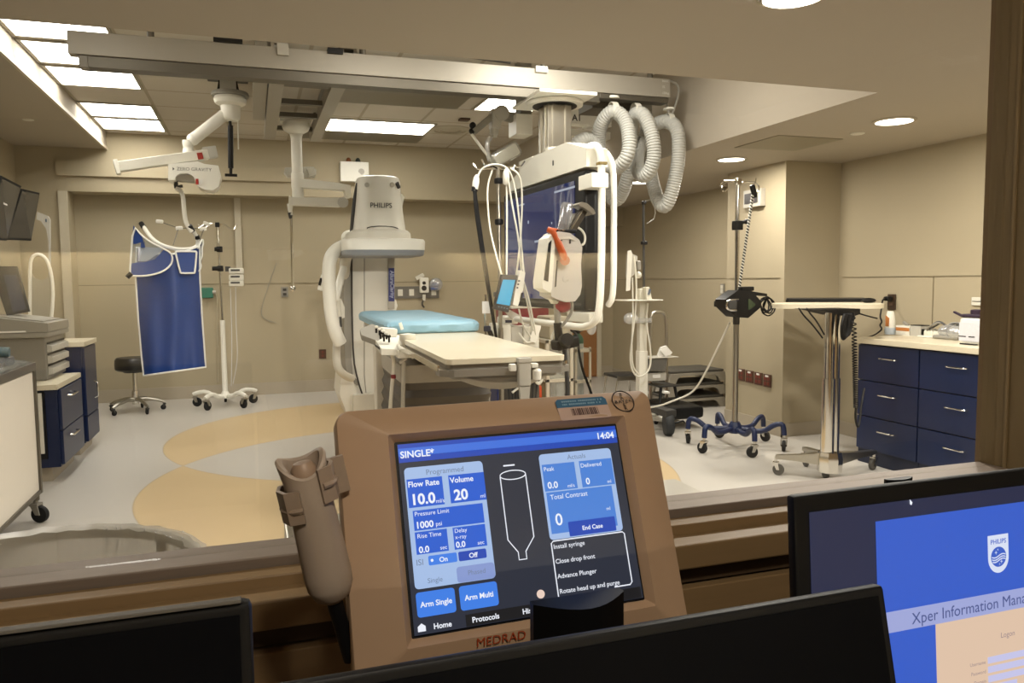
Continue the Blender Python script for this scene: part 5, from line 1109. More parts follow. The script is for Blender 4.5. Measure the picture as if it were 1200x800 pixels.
for k in range(5):
    a = math.radians(72*k+10); d = V((math.cos(a), math.sin(a), 0))
    MB().tube([c+V((0, 0, .09)), c+d*.25+V((0, 0, .075))], [.022, .015], 8).build('leg', STEEL, t); caster(t, c+d*.25+V((0, 0, .075)), .026, a, (RUBBER, DGREY))
t = thing('cable_bunch', 'white and black monitoring cables looped over the dark pole', 'cables', at(590, 320, YP-.1))
CBL = mat('white_cable', '#dcd9cb', .5)
for p_ in ([(558, 214), (562, 200), (571, 193.5), (585, 192), (597, 198), (604, 220), (609, 260), (612, 300), (614, 320)], [(577, 199), (571.5, 215), (571, 235), (574, 270), (583, 305), (588, 322)], [(593, 206), (594, 230), (594, 280), (593.5, 322)],
           [(595, 207), (600, 240), (608, 280), (611, 318)], [(598, 197), (608, 203), (612, 220), (611.5, 260), (608, 300), (605, 322)], [(613, 335), (618, 355), (625, 388)], [(612, 325), (620, 350), (628, 392)], [(608, 362), (612, 380), (622, 395)]):
    T([at(x, y, YP-.1+.02*math.sin(x)) for x, y in p_], .006, 7, 2).build('white_cable', CBL, t)
for x, y, d in ((557.5, 214, .3), (593, 207, 0)): MB().lathe([(.006, .05), (.018, .03), (.022, 0), (.02, -.04), (.012, -.05)], at(x, y, YP-.1), (d*.5, 0, 1), 12).build('connector', WHITE, t)
MB().cyl(at(556.5, 219, YP-.1), at(556, 224, YP-.1), .02, n=12).build('black_connector', BLACK, t)
for dx in (0, 2.2): T([at(556+dx*.3, 223, YP-.1), at(557+dx, 245, YP-.1), at(563+dx, 285, YP-.1), at(572+dx*.6, 340, YP-.1), at(580, 385, YP-.08), at(583, 405, YP-.06)], .010, 8, 2).build('black_cable', BLACK, t)
# ---- tablet
t = thing('tablet_monitor', 'small patient monitor with bright blue screen clamped to the dark cable pole', 'monitor', at(588, 366, YP-.12))
hp = [at(x, y, YP-.16) for x, y in [(588.7, 321.5), (607, 322.5), (595.8, 366), (579.2, 362)]]
MB().prism(hp, Y_*.045).bevel(.006).build('casing', mat('dark_brown_casing', '#34302d', .45), t)
MB().prism([at(x, y, YP-.163) for x, y in [(589.6, 327.5), (603.8, 328), (597.3, 358), (582, 355.5)]], Y_*.002).build('screen', glow('tablet_blue', '#3ec1ef', .95), t, flat=True)
m = MB()
for k in range(4): m.obox(at(584.5+3.3*k, 359.2+.8*k, YP-.163), (.009, .004, .006), (1, 0, -.15))
m.build('key_row', mat('key_blue_grey', '#6a8290', .4), t, flat=True)
MB().prism([at(x, y, YP-.14) for x, y in [(609.6, 316.5), (615.6, 319), (613, 340), (607, 358.5), (601, 357), (604, 338)]], Y_*.05).bevel(.008).build('side_module', WHITE, t)
MB().obox(at(611, 347, YP-.142), (.012, .004, .045), (1, 0, -.25)).build('module_slot', BLACK, t, flat=True)
for k in range(3): MB().obox(at(608.3-1.0*k, 329+4*k, YP-.143), (.01, .006, .01)).build('port', DGREY, t, flat=True)
MB().box(at(584, 348, YP-.11), at(589, 342, YP+.0), .004).build('clamp', DGREY, t)
t = tag(MB().obox(at(569.5, 360, YP+.485), (.055, .008, .085)).build('pole_card', PAPER), 'small white card left of the blue tablet screen', 'card')
t = thing('thin_stand', 'thin steel stand with dark clip behind the mattress corner', 'stand', V((at(569, 380, YP+.5).x, YP+.5, 0)))
cx_ = at(569, 380, YP+.5).x
MB().cyl((cx_, YP+.5, .03), (cx_, YP+.5, at(569, 345, YP+.5).z), .009, n=10).build('pole', CHROME, t); MB().lathe([(.15, 0), (.15, .02), (.03, .04), (.001, .04)], (cx_, YP+.5, 0)).build('foot', STEEL, t)
MB().obox(at(571, 385, YP+.46), (.05, .03, .04), None, None, .008).build('clip', mat('clip_navy', '#1f2740', .5), t); MB().obox(at(575, 391, YP+.46), (.03, .03, .05), (1, 0, .4), None, .006).build('clip_black', BLACK, t)
# ---- white equipment boxes on a shelf cart
YE = 5.4
t = thing('pump_cart', 'white equipment cart with handset and round white sensor below the blue tablet', 'cart', V((at(608, 400, YE).x, YE+.1, 0)))
def bx(x0, y0, x1, y1, Y, d, bev, nm, m, par): return B(at(x0, y1, Y), at(x1, y0, Y)+V((0, d, 0)), bev).build(nm, m, par)
bx(587, 380, 599, 412, YE, .3, .01, 'left_box', WHITE, t); bx(599.5, 382, 613, 412, YE+.02, .3, .008, 'middle_box', LGREY, t); bx(613.5, 383, 632, 412, YE, .3, .01, 'right_box', OFFW, t)
MB().lathe([(.001, .0), (.075, .0), (.08, .02), (.078, .05), (.06, .06), (.001, .062)], at(595, 379, YE+.1), Z_, 24).build('round_sensor', WHITE, t)
MB().obox(at(596, 376.5, YE+.018), (.05, .004, .02)).build('sensor_label', mat('navy_print', '#2a2f4a', .5), t, flat=True)
MB().prism([at(x, y, YE-.03) for x, y in [(592, 364), (598, 363), (621, 376), (620, 382), (600, 374)]], Y_*.03).bevel(.004).build('lever_arm', LGREY, t)
MB().prism([at(x, y, YE-.03) for x, y in [(625.5, 377), (634, 380), (634, 384), (628, 402), (621, 399)]], Y_*.05).bevel(.01).build('handset', WHITE, t)
m = MB()
for k in range(5): m.obox(at(615+2.2*k, 388, YE-.004), (.006, .006, .06))
m.build('basket_wire', OFFW, t)
T([at(623, 400, YE-.02), at(617, 402, YE-.03), at(612, 396, YE-.03), at(608, 390, YE-.02)], .008, 8, 2).build('coil_cord', CBL, t)
B((at(587, 400, YE).x, YE, .12), (at(632, 400, YE).x, YE+.3, at(600, 413, YE).z), .01).build('cart_body', mat('cart_dark', '#5a564e', .5), t)
for x in (590, 629):
    for y in (YE+.04, YE+.26): caster(t, V((at(x, 400, YE).x, y, .13)), .04, 0, (RUBBER, DGREY))
m_ = MB()
for k in range(9): m_.tube([at(596+4*k, 425, YE-.05), at(594+4.2*k+3*math.sin(k), 440, YE-.06), at(597+3.8*k, 470, YE-.05)], .008, 6, smooth=1)
m_.build('hanging_cable', DGREY, t)
for pts_ in ([(625, 418), (634, 430), (636, 445), (630, 450), (622, 436)], [(636, 420), (637, 440), (632, 452), (626, 445)], [(624, 425), (616, 448), (600, 460)]): T([at(x, y, YE-.08) for x, y in pts_], .009, 7, 2).build('white_loop', CBL, t)
t = tag(B((at(583, 465, YE-.3).x, YE-.3, .002), (at(591, 443, YE-.3).x, YE-.12, at(588, 443, YE-.3).z), .02).build('blue_bin', mat('royal_blue_plastic', '#24408f', .45)), 'small royal blue bin under the table end, left of the dark cables', 'bin')
# ---- red cart
YR = 6.7
q0, q1 = at(600, 358, YR), at(643, 358, YR)
t = thing('crash_cart', 'dark red drawer cart behind the white equipment cart', 'cart', V(((q0.x+q1.x)/2, YR+.25, 0)))
B((q0.x, YR, .12), (q1.x, YR+.5, at(620, 361, YR).z), .006).build('carcass', RED, t)
B((q0.x-.01, YR-.01, at(620, 361, YR).z), (q1.x+.01, YR+.5, at(620, 357, YR).z), .004).build('top', OFFW, t)
zz = [.14, .3, .46, .60, .72, .84, .95]
for a, b in zip(zz, zz[1:]):
    d = B((q0.x+.02, YR-.014, a), (q1.x-.01, YR-.001, b-.012), .003).build('drawer', RED, t); B((q0.x+.12, YR-.03, (a+b)/2), (q1.x-.16, YR-.0145, (a+b)/2+.015), .003).build('handle', STEEL, d)
for x in (q0.x+.05, q1.x-.05):
    for y in (YR+.06, YR+.44): caster(t, V((x, y, .125)), .05, 0, (RUBBER, DGREY))
# ---- white framed supply cabinet and gas cylinder rack
YK = 6.2
q0, q1 = at(640, 400, YK), at(672, 400, YK); zt = at(655, 398, YK).z
t = thing('supply_cabinet', 'cream framed supply cabinet with glass door behind the injector pole', 'cabinet', V(((q0.x+q1.x)/2, YK+.2, 0)))
m = MB()
for x in (q0.x, q1.x-.03):
    for y in (YK, YK+.4): m.box((x, y, .05), (x+.03, y+.03, zt), .003)
for z in (.05, .42, zt-.03):
    m.box((q0.x, YK, z), (q1.x, YK+.43, z+.03), .003)
m.build('frame', TRIM, t); B((q0.x+.03, YK+.39, .08), (q1.x-.03, YK+.42, zt-.03)).build('back_panel', WALL2, t); B((q0.x+.035, YK+.005, .085), (q1.x-.035, YK+.010, zt-.035)).build('glass_door', clear('door_glass', '#e6e8e2', .08, .05, .1), t)
B((q0.x+.05, YK+.05, zt+.001), (q1.x-.02, YK+.38, zt+.2), .02).build('top_box', mat('putty_plastic', '#a89f88', .5), t)
for x in (q0.x+.015, q1.x-.015):
    for y in (YK+.015, YK+.415): C((x, y, 0), (x, y, .05), .018, n=10).build('foot', DGREY, t)
t = tag(B((at(612, 470, YK-.3).x, YK-.3, .002), (at(636, 470, YK-.3).x, YK-.05, at(620, 452, YK-.3).z), .02).build('sharps_bin', mat('orange_red_plastic', '#b5431c', .45)), 'orange-red bin low under the table end', 'bin')
o_ = bpy.data.objects['sharps_bin']; 
YO = 6.5
q0, q1 = at(673, 410, YO), at(692, 410, YO)
t = thing('cylinder_rack', 'cream metal rack holding the green-shouldered gas cylinder', 'rack', V(((q0.x+q1.x)/2, YO+.1, 0)))
m = MB()
for x in (q0.x, q1.x-.02):
    for y in (YO-.02, YO+.24): m.box((x, y, .0), (x+.02, y+.02, at(680, 407, YO).z), .003)
m.build('post', TRIM, t)
for y in (410, 446):
    z = at(680, y, YO).z; mm = MB().box((q0.x, YO-.02, z-.02), (q1.x, YO, z+.01), .003).box((q0.x, YO+.24, z-.02), (q1.x, YO+.26, z+.01), .003).box((q0.x, YO-.0, z-.02), (q0.x+.015, YO+.24, z+.01)).box((q1.x-.015, YO, z-.02), (q1.x, YO+.24, z+.01)); mm.build('shelf_rail', TRIM, t)
B((q0.x, YO-.02, .02), (q1.x, YO+.26, .05), .003).build('floor_plate', TRIM, t)
cc_ = V(((q0.x+q1.x)/2, YO+.12, .05)); zs = at(683, 402, YO+.1).z; zn = at(685, 394, YO+.1).z
t = thing('oxygen_cylinder', 'grey gas cylinder with dark green shoulder and black regulator', 'gas cylinder', cc_)
MB().lathe([(.001, 0), (.055, 0), (.06, .01), (.06, zs-.05), (.058, zs-.05)], cc_, Z_, 24).build('body', mat('cylinder_grey', '#a9aca6', .4, .3), t)
MB().lathe([(.0605, zs-.05), (.0605, zs-.02), (.05, zn-.05), (.022, zn-.02), (.018, zn), (.001, zn)], cc_, Z_, 24).build('shoulder', GREEN, t)
MB().sphere(V((cc_.x, cc_.y, zn+.06)), .038, 14).cyl(V((cc_.x, cc_.y, zn-.01)), V((cc_.x, cc_.y, zn+.13)), .016, n=10).cyl(V((cc_.x-.06, cc_.y, zn+.06)), V((cc_.x+.05, cc_.y, zn+.06)), .016, n=10).build('regulator', BLACK, t)
MB().tube([V((cc_.x+.02, cc_.y, zn+.13)), V((cc_.x+.02, cc_.y, zn+.17)), V((cc_.x-.02, cc_.y, zn+.18)), V((cc_.x-.03, cc_.y, zn+.16))], .009, 8, smooth=1).build('carry_hook', BLACK, t)
MB().sphere(at(693, 384, YO+.05), .06, 16, (.8, .6, 1.1)).build('bagged_mask', clear('mask_bag', '#eeeeea', .2, .2, .35), t)
T([V((cc_.x-.06, cc_.y, zn+.06)), at(677, 392, YO), at(678, 410, YO-.08), at(682, 432, YO-.1), at(690, 452, YO-.1), at(696, 470, YO-.1)], .012, 8, 2).build('black_hose', BLACK, t)
# ---- injector head on its arm, clamped to the table's right rail
YI = 3.55
t = thing('power_injector', 'white power injector head with syringe and orange lever in front of the display', 'injector', at(655, 400, YI))
hb = [(650, 273), (655, 271), (668, 273), (679, 281), (682.5, 290), (681, 310), (682, 335), (680, 345), (674, 353), (664, 354), (654, 351), (646, 347), (645, 336), (648, 300)]
MB().prism([at(x, y, YI-.06) for x, y in hb], Y_*.16).bevel(.016, 3).build('body', mat('injector_grey_white', '#c4bfb6', .4, var=.03), t)
MB().prism([at(x, y, YI-.085) for x, y in [(642.5, 279), (649, 274), (651, 279), (647, 338), (645, 343), (636, 338), (635.5, 330)]], Y_*.13).bevel(.01, 2).build('side_panel', WHITE, t)
MB().prism([at(x, y, YI-.088) for x, y in [(643, 285), (646.5, 281), (642.5, 330), (637.5, 328)]], Y_*.003).build('side_screen', BLACK, t, flat=True)
MB().prism([at(x, y, YI-.066) for x, y in [(650, 278), (668, 277), (674, 282), (668, 279.5), (655, 281)]], Y_*.004).build('top_edge', OFFW, t)
T([at(653, 305, YI-.062), at(651, 336, YI-.062)], .003, 6).build('seam', DGREY, t)
for x, y in ((658, 281), (668, 283)): MB().obox(at(x, y, YI-.062), (.008, .004, .02 if x > 660 else .01)).build('control_button', DGREY, t, flat=True)
MB().text('(', .03, at(664, 329, YI-.063), X_, Z_).bm.free()
T([at(661, 324, YI-.0615), at(659, 327, YI-.0615), at(661, 330, YI-.0615), at(665, 330, YI-.0615), at(666, 327, YI-.0615)], .0015, 6, 1).build('moulded_ring', LGREY, t)
MB().tube([at(641.5, 268.5, YI-.08), at(648, 271, YI-.09), at(653, 282, YI-.09), at(659, 296, YI-.085), at(662, 304, YI-.08)], [.013, .015, .014, .011, .018], 12, smooth=1).build('orange_lever', mat('orange_plastic', '#b8511c', .4), t)
MB().cyl(at(662, 305, YI-.095), at(662, 305, YI-.0605), .024, n=20).build('lever_pivot', mat('pale_orange_plastic', '#b9755a', .45), t)
T([at(645, 268.5, YI-.05), at(655, 270, YI-.03), at(660, 272, YI)], .008, 8, 1).build('lever_link', mat('orange_plastic', '#b8511c', .4), t)
s0, s1 = at(660, 271, YI), at(665, 238, YI)
MB().lathe([(.030, 0), (.030, (s1-s0).length-.012), (.026, (s1-s0).length), (.024, (s1-s0).length-.002), (.027, (s1-s0).length-.014), (.027, 0)], s0, s1-s0, 24, closed=True).build('syringe_barrel', clear('syringe_plastic', '#dfe0e4', .25, .08, .12), t)
C(s0, s0+(s1-s0)*.25, .026, n=20).build('syringe_plunger', DGREY, t)
MB().obox(at(658.5, 271.5, YI), (.12, .09, .02), None, None, .006).build('syringe_mount', BLACK, t)
for k in range(2): MB().cyl(at(656+4*k, 270.5, YI-.045), at(656+4*k, 269, YI-.045), .007, n=10).build('mount_screw', CHROME, t)
l0, l1 = at(669, 271, YI), at(684, 246, YI)
MB().obox((l0+l1)/2, ((l1-l0).length, .03, .038), l1-l0, None, .005).build('plunger_arm', mat('grey_arm', '#4c463c', .35, .3), t)
T([l0+V((-.012, -.018, 0)), l1+V((-.012, -.018, 0))], .003, 6).build('arm_highlight_strip', CHROME, t)
MB().prism([at(x, y, YI-.05) for x, y in [(678, 239), (682, 236.5), (688, 238), (696, 245), (698, 250), (695, 251.5), (690, 247), (684, 243), (679, 241)]], Y_*.09).bevel(.006, 2).build('t_handle', mat('t_handle_grey', '#8a8375', .35, .3), t)
MB().prism([at(x, y, YI+.02) for x, y in [(671, 250), (679, 249), (679, 258), (672, 264), (669, 260)]], Y_*.04).bevel(.004).build('latch_block', LGREY, t)
T([at(674, 265, YI+.02), at(682, 269, YI+.03), at(686, 277, YI+.03), at(685, 285, YI+.02), at(682, 287, YI+.02)], .006, 8, 2).build('clear_tube', CBL, t)
MB().sphere(at(659, 358, YI), .045, 18, (1.0, .8, .8)).build('red_cover', mat('clear_red_cover', '#8d1f2c', .3), t)
MB().prism([at(x, y, YI-.02) for x, y in [(646, 350), (654, 353), (660, 356), (650, 356)]], Y_*.05).bevel(.005).build('neck', OFFW, t)
zpole = at(655, 415, YI).z
MB().cyl(at(652.5, 356, YI), at(654, 382, YI), .017, n=14).build('upper_post', GREYP, t); MB().cyl(at(653.5, 378, YI), at(655.5, 404, YI), .021, n=14).build('lower_post', BLACK, t)
T([at(668, 348, YI-.03), at(671, 356, YI-.04), at(670, 366, YI-.03), at(662, 378, YI-.02), at(656, 384, YI-.01)], .008, 8, 2).build('grey_cable', GREYP, t)
T([at(656, 380, YI+.03), at(648, 390, YI+.06), at(646, 398, YI+.05), at(650, 408, YI+.03), at(654, 410, YI)], .006, 8, 2).build('white_loop_cable', CBL, t)
MB().obox(at(662, 402, YI), (.12, .10, .05), (1, 0, .2), None, .01).cyl(at(662, 399, YI-.04), at(665, 397.5, YI-.1), .034, .031, 20).sphere(at(663, 403, YI-.06), .025, 12).build('rail_clamp', BLACK, t)
T([at(661, 405, YI-.02), at(663, 425, YI-.02), at(665, 450, YI-.02), at(665, 480, YI)], .012, 8, 1).build('drop_cable', DGREY, t)
# ================================================================ RIGHT BACK: VITALS STAND, TROLLEY, STEPS
YV = 6.0
c = V((at(752, 420, YV).x, YV, 0))
t = thing('vitals_stand', 'white vital-signs stand with thin monitor seen edge-on, right of the display', 'stand', c)
zA, zB = at(752, 338, YV).z, at(752, 412, YV).z
MB().box((c.x-.036, YV-.03, zB), (c.x+.036, YV+.03, zA), .008).build('upper_column', OFFW, t); MB().box((c.x-.042, YV-.038, .1), (c.x+.042, YV+.038, zB+.01), .008).build('lower_column', WHITE, t)
for k in range(5):
    a = math.radians(72*k+30); d = V((math.cos(a), math.sin(a), 0)); MB().tube([c+V((0, 0, .11)), c+d*.26+V((0, 0, .085))], [.03, .018], 8).build('leg', OFFW, t); caster(t, c+d*.26+V((0, 0, .085)), .03, a, (RUBBER, DGREY))
MB().prism([at(x, y, YV-.1) for x, y in [(735.5, 294), (739.5, 293), (741, 297), (738.5, 340), (733.5, 341)]], ray(737, 318).normalized()*.28).bevel(.01).build('monitor', WHITE, t)
MB().prism([at(x, y, YV-.02) for x, y in [(740, 297), (747, 300), (747, 312), (743, 322), (739, 325)]], Y_*.1).bevel(.008).build('monitor_bracket', LGREY, t)
MB().obox(at(748, 311, YV-.03), (.04, .04, .08), None, None, .012).build('probe_holder', GREYP, t); MB().sphere(at(748, 322, YV), .03, 14).build('swivel_knob', OFFW, t)
MB().box(at(725, 352.5, YV)-V((0, .14, 0)), at(768, 350.5, YV)+V((0, .14, 0)), .004).build('shelf', WHITE, t)
MB().prism([at(x, y, YV-.08) for x, y in [(757, 337), (761, 336), (764, 350), (758, 351)]], Y_*.09).bevel(.006).build('thermometer_unit', OFFW, t); MB().obox(at(761, 342, YV-.083), (.02, .003, .05), (1, 0, -.3)).build('unit_face', mat('unit_blue_grey', '#5a6472', .4), t, flat=True)
MB().sphere(at(739, 373, YV-.05), .055, 16, (1.2, .7, .9)).build('coiled_cuff_bag', clear('cuff_bag', '#f0f0ee', .25, .15, .35), t)
MB().box(at(737, 379, YV-.07), at(758, 372, YV+.03), .008).build('cuff_basket', clear('basket_clear', '#e8e8e4', .2, .1, .2), t)
C(V((at(755, 340, YV+.1).x, YV+.1, .8)), V((at(754, 235, YV+.1).x, YV+.1, at(754, 235, YV).z)), .011, n=10).build('rear_pole', DGREY, t)
for y in (236, 284): MB().obox(V((at(753.5, y, YV+.1).x, YV+.08, at(754, y, YV).z)), (.05 if y > 250 else .03, .04, .03), None, None, .006).build('pole_clamp', BLACK, t)
T([at(755, 236, YV+.1), at(765, 233, YV+.1), at(769, 255, YV+.1), at(758, 262, YV+.1)], .004, 6, 1).build('bag_hook', GREYP, t)
T([at(743, 300, YV-.05), at(746, 330, YV-.08), at(745, 365, YV-.09), at(740, 400, YV-.09), at(738, 425, YV-.09), at(744, 441, YV-.09), at(754, 441, YV-.09), at(763, 430, YV-.08), at(762, 405, YV-.07), at(757, 380, YV-.06), at(759, 355, YV-.05)], .008, 8, 2).build('hose', CBL, t)
T([at(741, 325, YV-.1), at(742, 370, YV-.12), at(740, 405, YV-.1), at(741, 430, YV-.1), at(748, 438, YV-.09)], .007, 8, 2).build('hose', CBL, t)
# ---- trolley with steel handle loop
YT = 6.3
c = V((at(771, 440, YT).x, YT, 0))
t = thing('handle_trolley', 'small trolley with tall steel handle loop and grey basket of papers', 'trolley', c)
T([at(762.5, 470, YT), at(762.5, 420, YT), at(762.5, 372, YT), at(765, 365.5, YT), at(777, 365.5, YT), at(781, 372, YT), at(781, 420, YT), at(781, 470, YT)], .015, 10, 1).build('handle', STEEL, t)
MB().prism([at(x, y, YT-.2) for x, y in [(758, 419), (782, 419), (780, 434.5), (760, 434.5)]], Y_*.17).bevel(.008).build('basket', mat('basket_grey', '#605e59', .5), t); B(at(757.5, 419.5, YT-.21), at(783, 416.5, YT-.02), .006).build('basket_rim', LGREY, t)
MB().prism([at(x, y, YT-.15) for x, y in [(771, 418), (775, 407), (781, 405), (788, 413), (783, 419.5)]], Y_*.03).build('paper_stack', PAPER, t); MB().prism([at(x, y, YT-.17) for x, y in [(774, 410), (782, 409), (787, 414), (780, 418)]], Y_*.01).build('loose_paper', PAPER, t)
bx(759, 436, 781, 447, YT-.18, .16, .008, 'shelf_box', LGREY, t); bx(765, 438.5, 774, 443, YT-.185, .004, 0, 'shelf_label', PAPER, t)
zb = at(771, 449, YT).z
B((c.x-.10, YT-.2, zb-.01), (c.x+.10, YT+.0, zb+.006), .004).build('shelf', DGREY, t)
m = MB()
for s_ in (-1, 1): m.tube([V((c.x+s_*.07, YT-.18, zb-.01)), V((c.x+s_*.09, YT-.2, .2)), V((c.x+s_*.12, YT-.25, .12))], .014, 8)
m.build('strut', BLACK, t)
B((c.x-.14, YT-.5, .09), (c.x+.18, YT+.06, .2), .03).build('base', BLACK, t)
bx(779, 458.5, 785, 461.5, YT-.55, .05, .004, 'base_label', PAPER, t)
wp = at(787, 480, YT-.7); MB().lathe([(.02, -.035), (.085, -.035), (.095, -.02), (.095, .02), (.085, .035), (.02, .035)], V((wp.x, 5.65, .095)), (1, -.3, 0), 24).build('wheel', mat('dark_grey_tyre', '#2b2d2f', .6), t)
MB().obox(V((wp.x, 5.75, .19)), (.1, .3, .06), None, None, .01).build('fork', DGREY, t); MB().tube([V((wp.x+.05, 5.64, .1)), V((wp.x+.12, 5.62, .12)), V((wp.x+.14, 5.62, .10))], .008, 8).build('brake_lever', BLACK, t)
for s_ in (-1,): caster(t, V((c.x-.08, YT+.0, .1)), .045, 0, (RUBBER, DGREY))
# ---- low black step stool
YT2 = 7.6
q0, q1 = at(722, 441, YT2), at(748, 441, YT2)
t = thing('foot_stool', 'low dark foot stool with thin steel legs behind the vitals stand', 'foot stool', V(((q0.x+q1.x)/2, YT2+.15, 0)))
B((q0.x, YT2-.02, q0.z-.02), (q1.x+.05, YT2+.32, q0.z+.01), .006).build('tread', mat('ribbed_black_rubber', '#35322e', .7, bump=.2, scale=60), t); B((q0.x, YT2-.03, q0.z-.045), (q1.x+.05, YT2-.021, q0.z), .002).build('edge_strip', STEEL, t)
for x in (q0.x+.02, q1.x+.02):
    for y in (YT2+.0, YT2+.29): MB().tube([V((x, y, q0.z-.03)), V((x-.03*(1 if x < (q0.x+q1.x)/2 else -1), y, 0))], .012, 8).build('leg', CHROME, t)
# ---- stack of grey step stools by the right wall
sx0, sx1 = at(781, 450, 6.8).x, 4.555
LBL = ('topmost grey step platform of the stack by the right wall', 'middle grey step platform of the stack by the right wall', 'bottom grey step platform of the stack by the right wall')
proto = None
for k in range(3):
    h = .125; z0 = .0+(2-k)*.13; o_ = V(((sx0+sx1)/2, 6.98, z0))
    t = thing('step_platform', LBL[k], 'step stool', o_, 'stacked grey step platforms')
    w2, d2 = (sx1-sx0)/2, .24
    m = MB().box(o_+V((-w2+.02, -d2+.02, h-.025)), o_+V((w2-.02, d2-.02, h)), .008); m.build('tread', mat('dark_tread', '#4d4a43', .7, bump=.15, scale=80), t)
    for s_ in (-1, 1):
        a, b = -w2, w2
        pp_ = [(a, 0), (a+.07, 0), (a+.10, .055), (a+.14, .075), (b-.14, .075), (b-.10, .055), (b-.07, 0), (b, 0), (b-.02, h-.026), (a+.02, h-.026)]
        y_ = o_.y+s_*(d2-.012)
        MB().prism([V((o_.x+x, y_-.01, z0+z)) for x, z in pp_], Y_*.02).build('side', mat('step_grey', '#979184', .5, var=.04), t)
    for s_ in (-1, 1):
        a, b = -d2+.035, d2-.035
        pp_ = [(a, 0), (a+.06, 0), (a+.09, .06), (b-.09, .06), (b-.06, 0), (b, 0), (b, h-.026), (a, h-.026)]
        MB().prism([V((o_.x+s_*(w2-.03), o_.y+y, z0+z)) for y, z in pp_], X_*.02*s_*-1).build('end', mat('step_grey', '#979184', .5, var=.04), t)
# ---- white cable on the floor
tag(T([at(855, 378, 5.06), at(838, 414, 5.2), at(825, 440, 5.35), at(815, 456, 5.45), at(805, 463.5, 5.5), at(790, 469, 5.55), at(775, 475, 5.6), at(758, 478, 5.7)], .008, 8, 2).build('power_cable', CBL), 'white power cable sagging from the blue-footed pole toward the trolley wheel', 'cable')
# ================================================================ RIGHT: POLE WITH BLUE BASE
c = V((3.50, 5.06, 0))
t = thing('drip_stand', 'tall chrome drip stand with navy six-legged base and hooks on top', 'drip stand', c)
zt = at(861, 212, 5.06).z; zm = at(861, 380, 5.06).z
MB().cyl(c+V((0, 0, .17)), c+V((0, 0, zm)), .021, n=16).build('lower_tube', STEEL, t); MB().cyl(c+V((0, 0, zm)), c+V((0, 0, zm+.13)), .025, n=16).build('grip_sleeve', DGREY, t); MB().cyl(c+V((0, 0, zm+.02)), c+V((0, 0, zt)), .017, n=14).build('upper_tube', CHROME, t)
MB().lathe([(.001, .115), (.055, .115), (.06, .13), (.05, .17), (.035, .2), (.001, .2)], c).build('hub', BLUEP, t)
for k in range(6):
    a = math.radians(60*k+18); d = V((math.cos(a), math.sin(a), 0)); R0 = .36
    MB().tube([c+d*.03+V((0, 0, .15)), c+d*.14+V((0, 0, .135)), c+d*.22+V((0, 0, .14)), c+d*.28+V((0, 0, .19)), c+d*.33+V((0, 0, .205)), c+d*.355+V((0, 0, .19)), c+d*.36+V((0, 0, .12))], .020, 12, smooth=2).build('leg', BLUEP, t)
    caster(t, c+d*R0+V((0, 0, .125)), .042, a+1.57, (RUBBER, CHROME))
m = MB()
for s_, x0, l in ((-1, 0, .13), (1, 0, .15)):
    m.tube([c+V((0, 0, zt-.02)), c+V((s_*l*.5, 0, zt-.0)), c+V((s_*l, -.02, zt-.01)), c+V((s_*(l+.03), -.02, zt-.05)), c+V((s_*(l+.01), -.02, zt-.09)), c+V((s_*(l-.03), -.02, zt-.06))], .006, 8, smooth=2)
m.tube([c+V((-.02, 0, zt)), c+V((-.09, .06, zt+.01)), c+V((-.12, .06, zt-.03))], .006, 8, smooth=1); m.box(c+V((-.022, -.02, zt-.03)), c+V((.022, .02, zt+.02)), .004)
m.build('hook', CHROME, t)
zc_ = at(861, 264, 5.06).z; MB().box(c+V((-.032, -.03, zc_-.035)), c+V((.032, .03, zc_+.035)), .006).cyl(c+V((.03, -.0, zc_+.02)), c+V((.075, -.0, zc_+.03)), .014, n=10).sphere(c+V((.078, 0, zc_+.03)), .02, 12).build('height_clamp', BLACK, t)
# black device hung on it
YD = 4.98
t = thing('headset_device', 'black faceted device with coiled lead clamped to the tall chrome drip stand', 'medical device', at(875, 372, YD))
body = [(850, 351), (865, 340), (881, 340.5), (892, 353), (891.5, 360), (877, 372.5), (863, 371.5), (852, 361)]
MB().prism([at(x, y, YD-.17) for x, y in body], Y_*.13).bevel(.018, 2).build('body', BLACK, t)
MB().prism([at(x, y, YD-.174) for x, y in [(877, 350), (878.5, 350), (886, 357), (878, 363), (877, 363)]], Y_*.004).build('green_window', mat('dim_green_glass', '#33402c', .15), t)
T([at(865, 351, YD-.18), at(853, 352, YD-.18), at(851, 357, YD-.18), at(853, 362.5, YD-.18), at(863, 364, YD-.18)], .010, 8, 1).build('chrome_clip', CHROME, t)
MB().obox(at(858, 357, YD-.18), (.07, .03, .07), None, None, .012).build('dark_grip', DGREY, t)
MB().box(at(870, 341, YD-.14), at(878.5, 335.5, YD-.08), .008).build('top_knob', BLACK, t); MB().box(at(848, 360, YD-.1), at(852, 352, YD+.03), .005).build('rear_clamp', BLACK, t)
MB().box(at(857, 360, YD-.06), at(865, 350, YD+.11), .006).build('pole_bracket', BLACK, t)
MB().prism([at(x, y, YD-.12) for x, y in [(880, 341), (899, 344), (899, 347), (882, 346)]], Y_*.05).build('lead_arm', BLACK, t)
for k in range(5):
    ce = at(896+1.3*k, 357+1.2*math.sin(k*2), YD-.12+.02*k); rx, rz = .038+.006*(k % 3), .055-.004*(k % 2)
    T([ce+V((rx*math.cos(a*math.pi/10+.3*k), .008*math.sin(a), rz*math.sin(a*math.pi/10+.3*k))) for a in range(20)], .0058, 6, 0, True).build('lead_coil', BLACK, t)
T([at(893, 366, YD-.1), at(900, 371, YD-.1), at(907, 366, YD-.1), at(908.5, 360, YD-.1), at(907, 357, YD-.1)], .0055, 6, 2).build('lead_tail', BLACK, t)
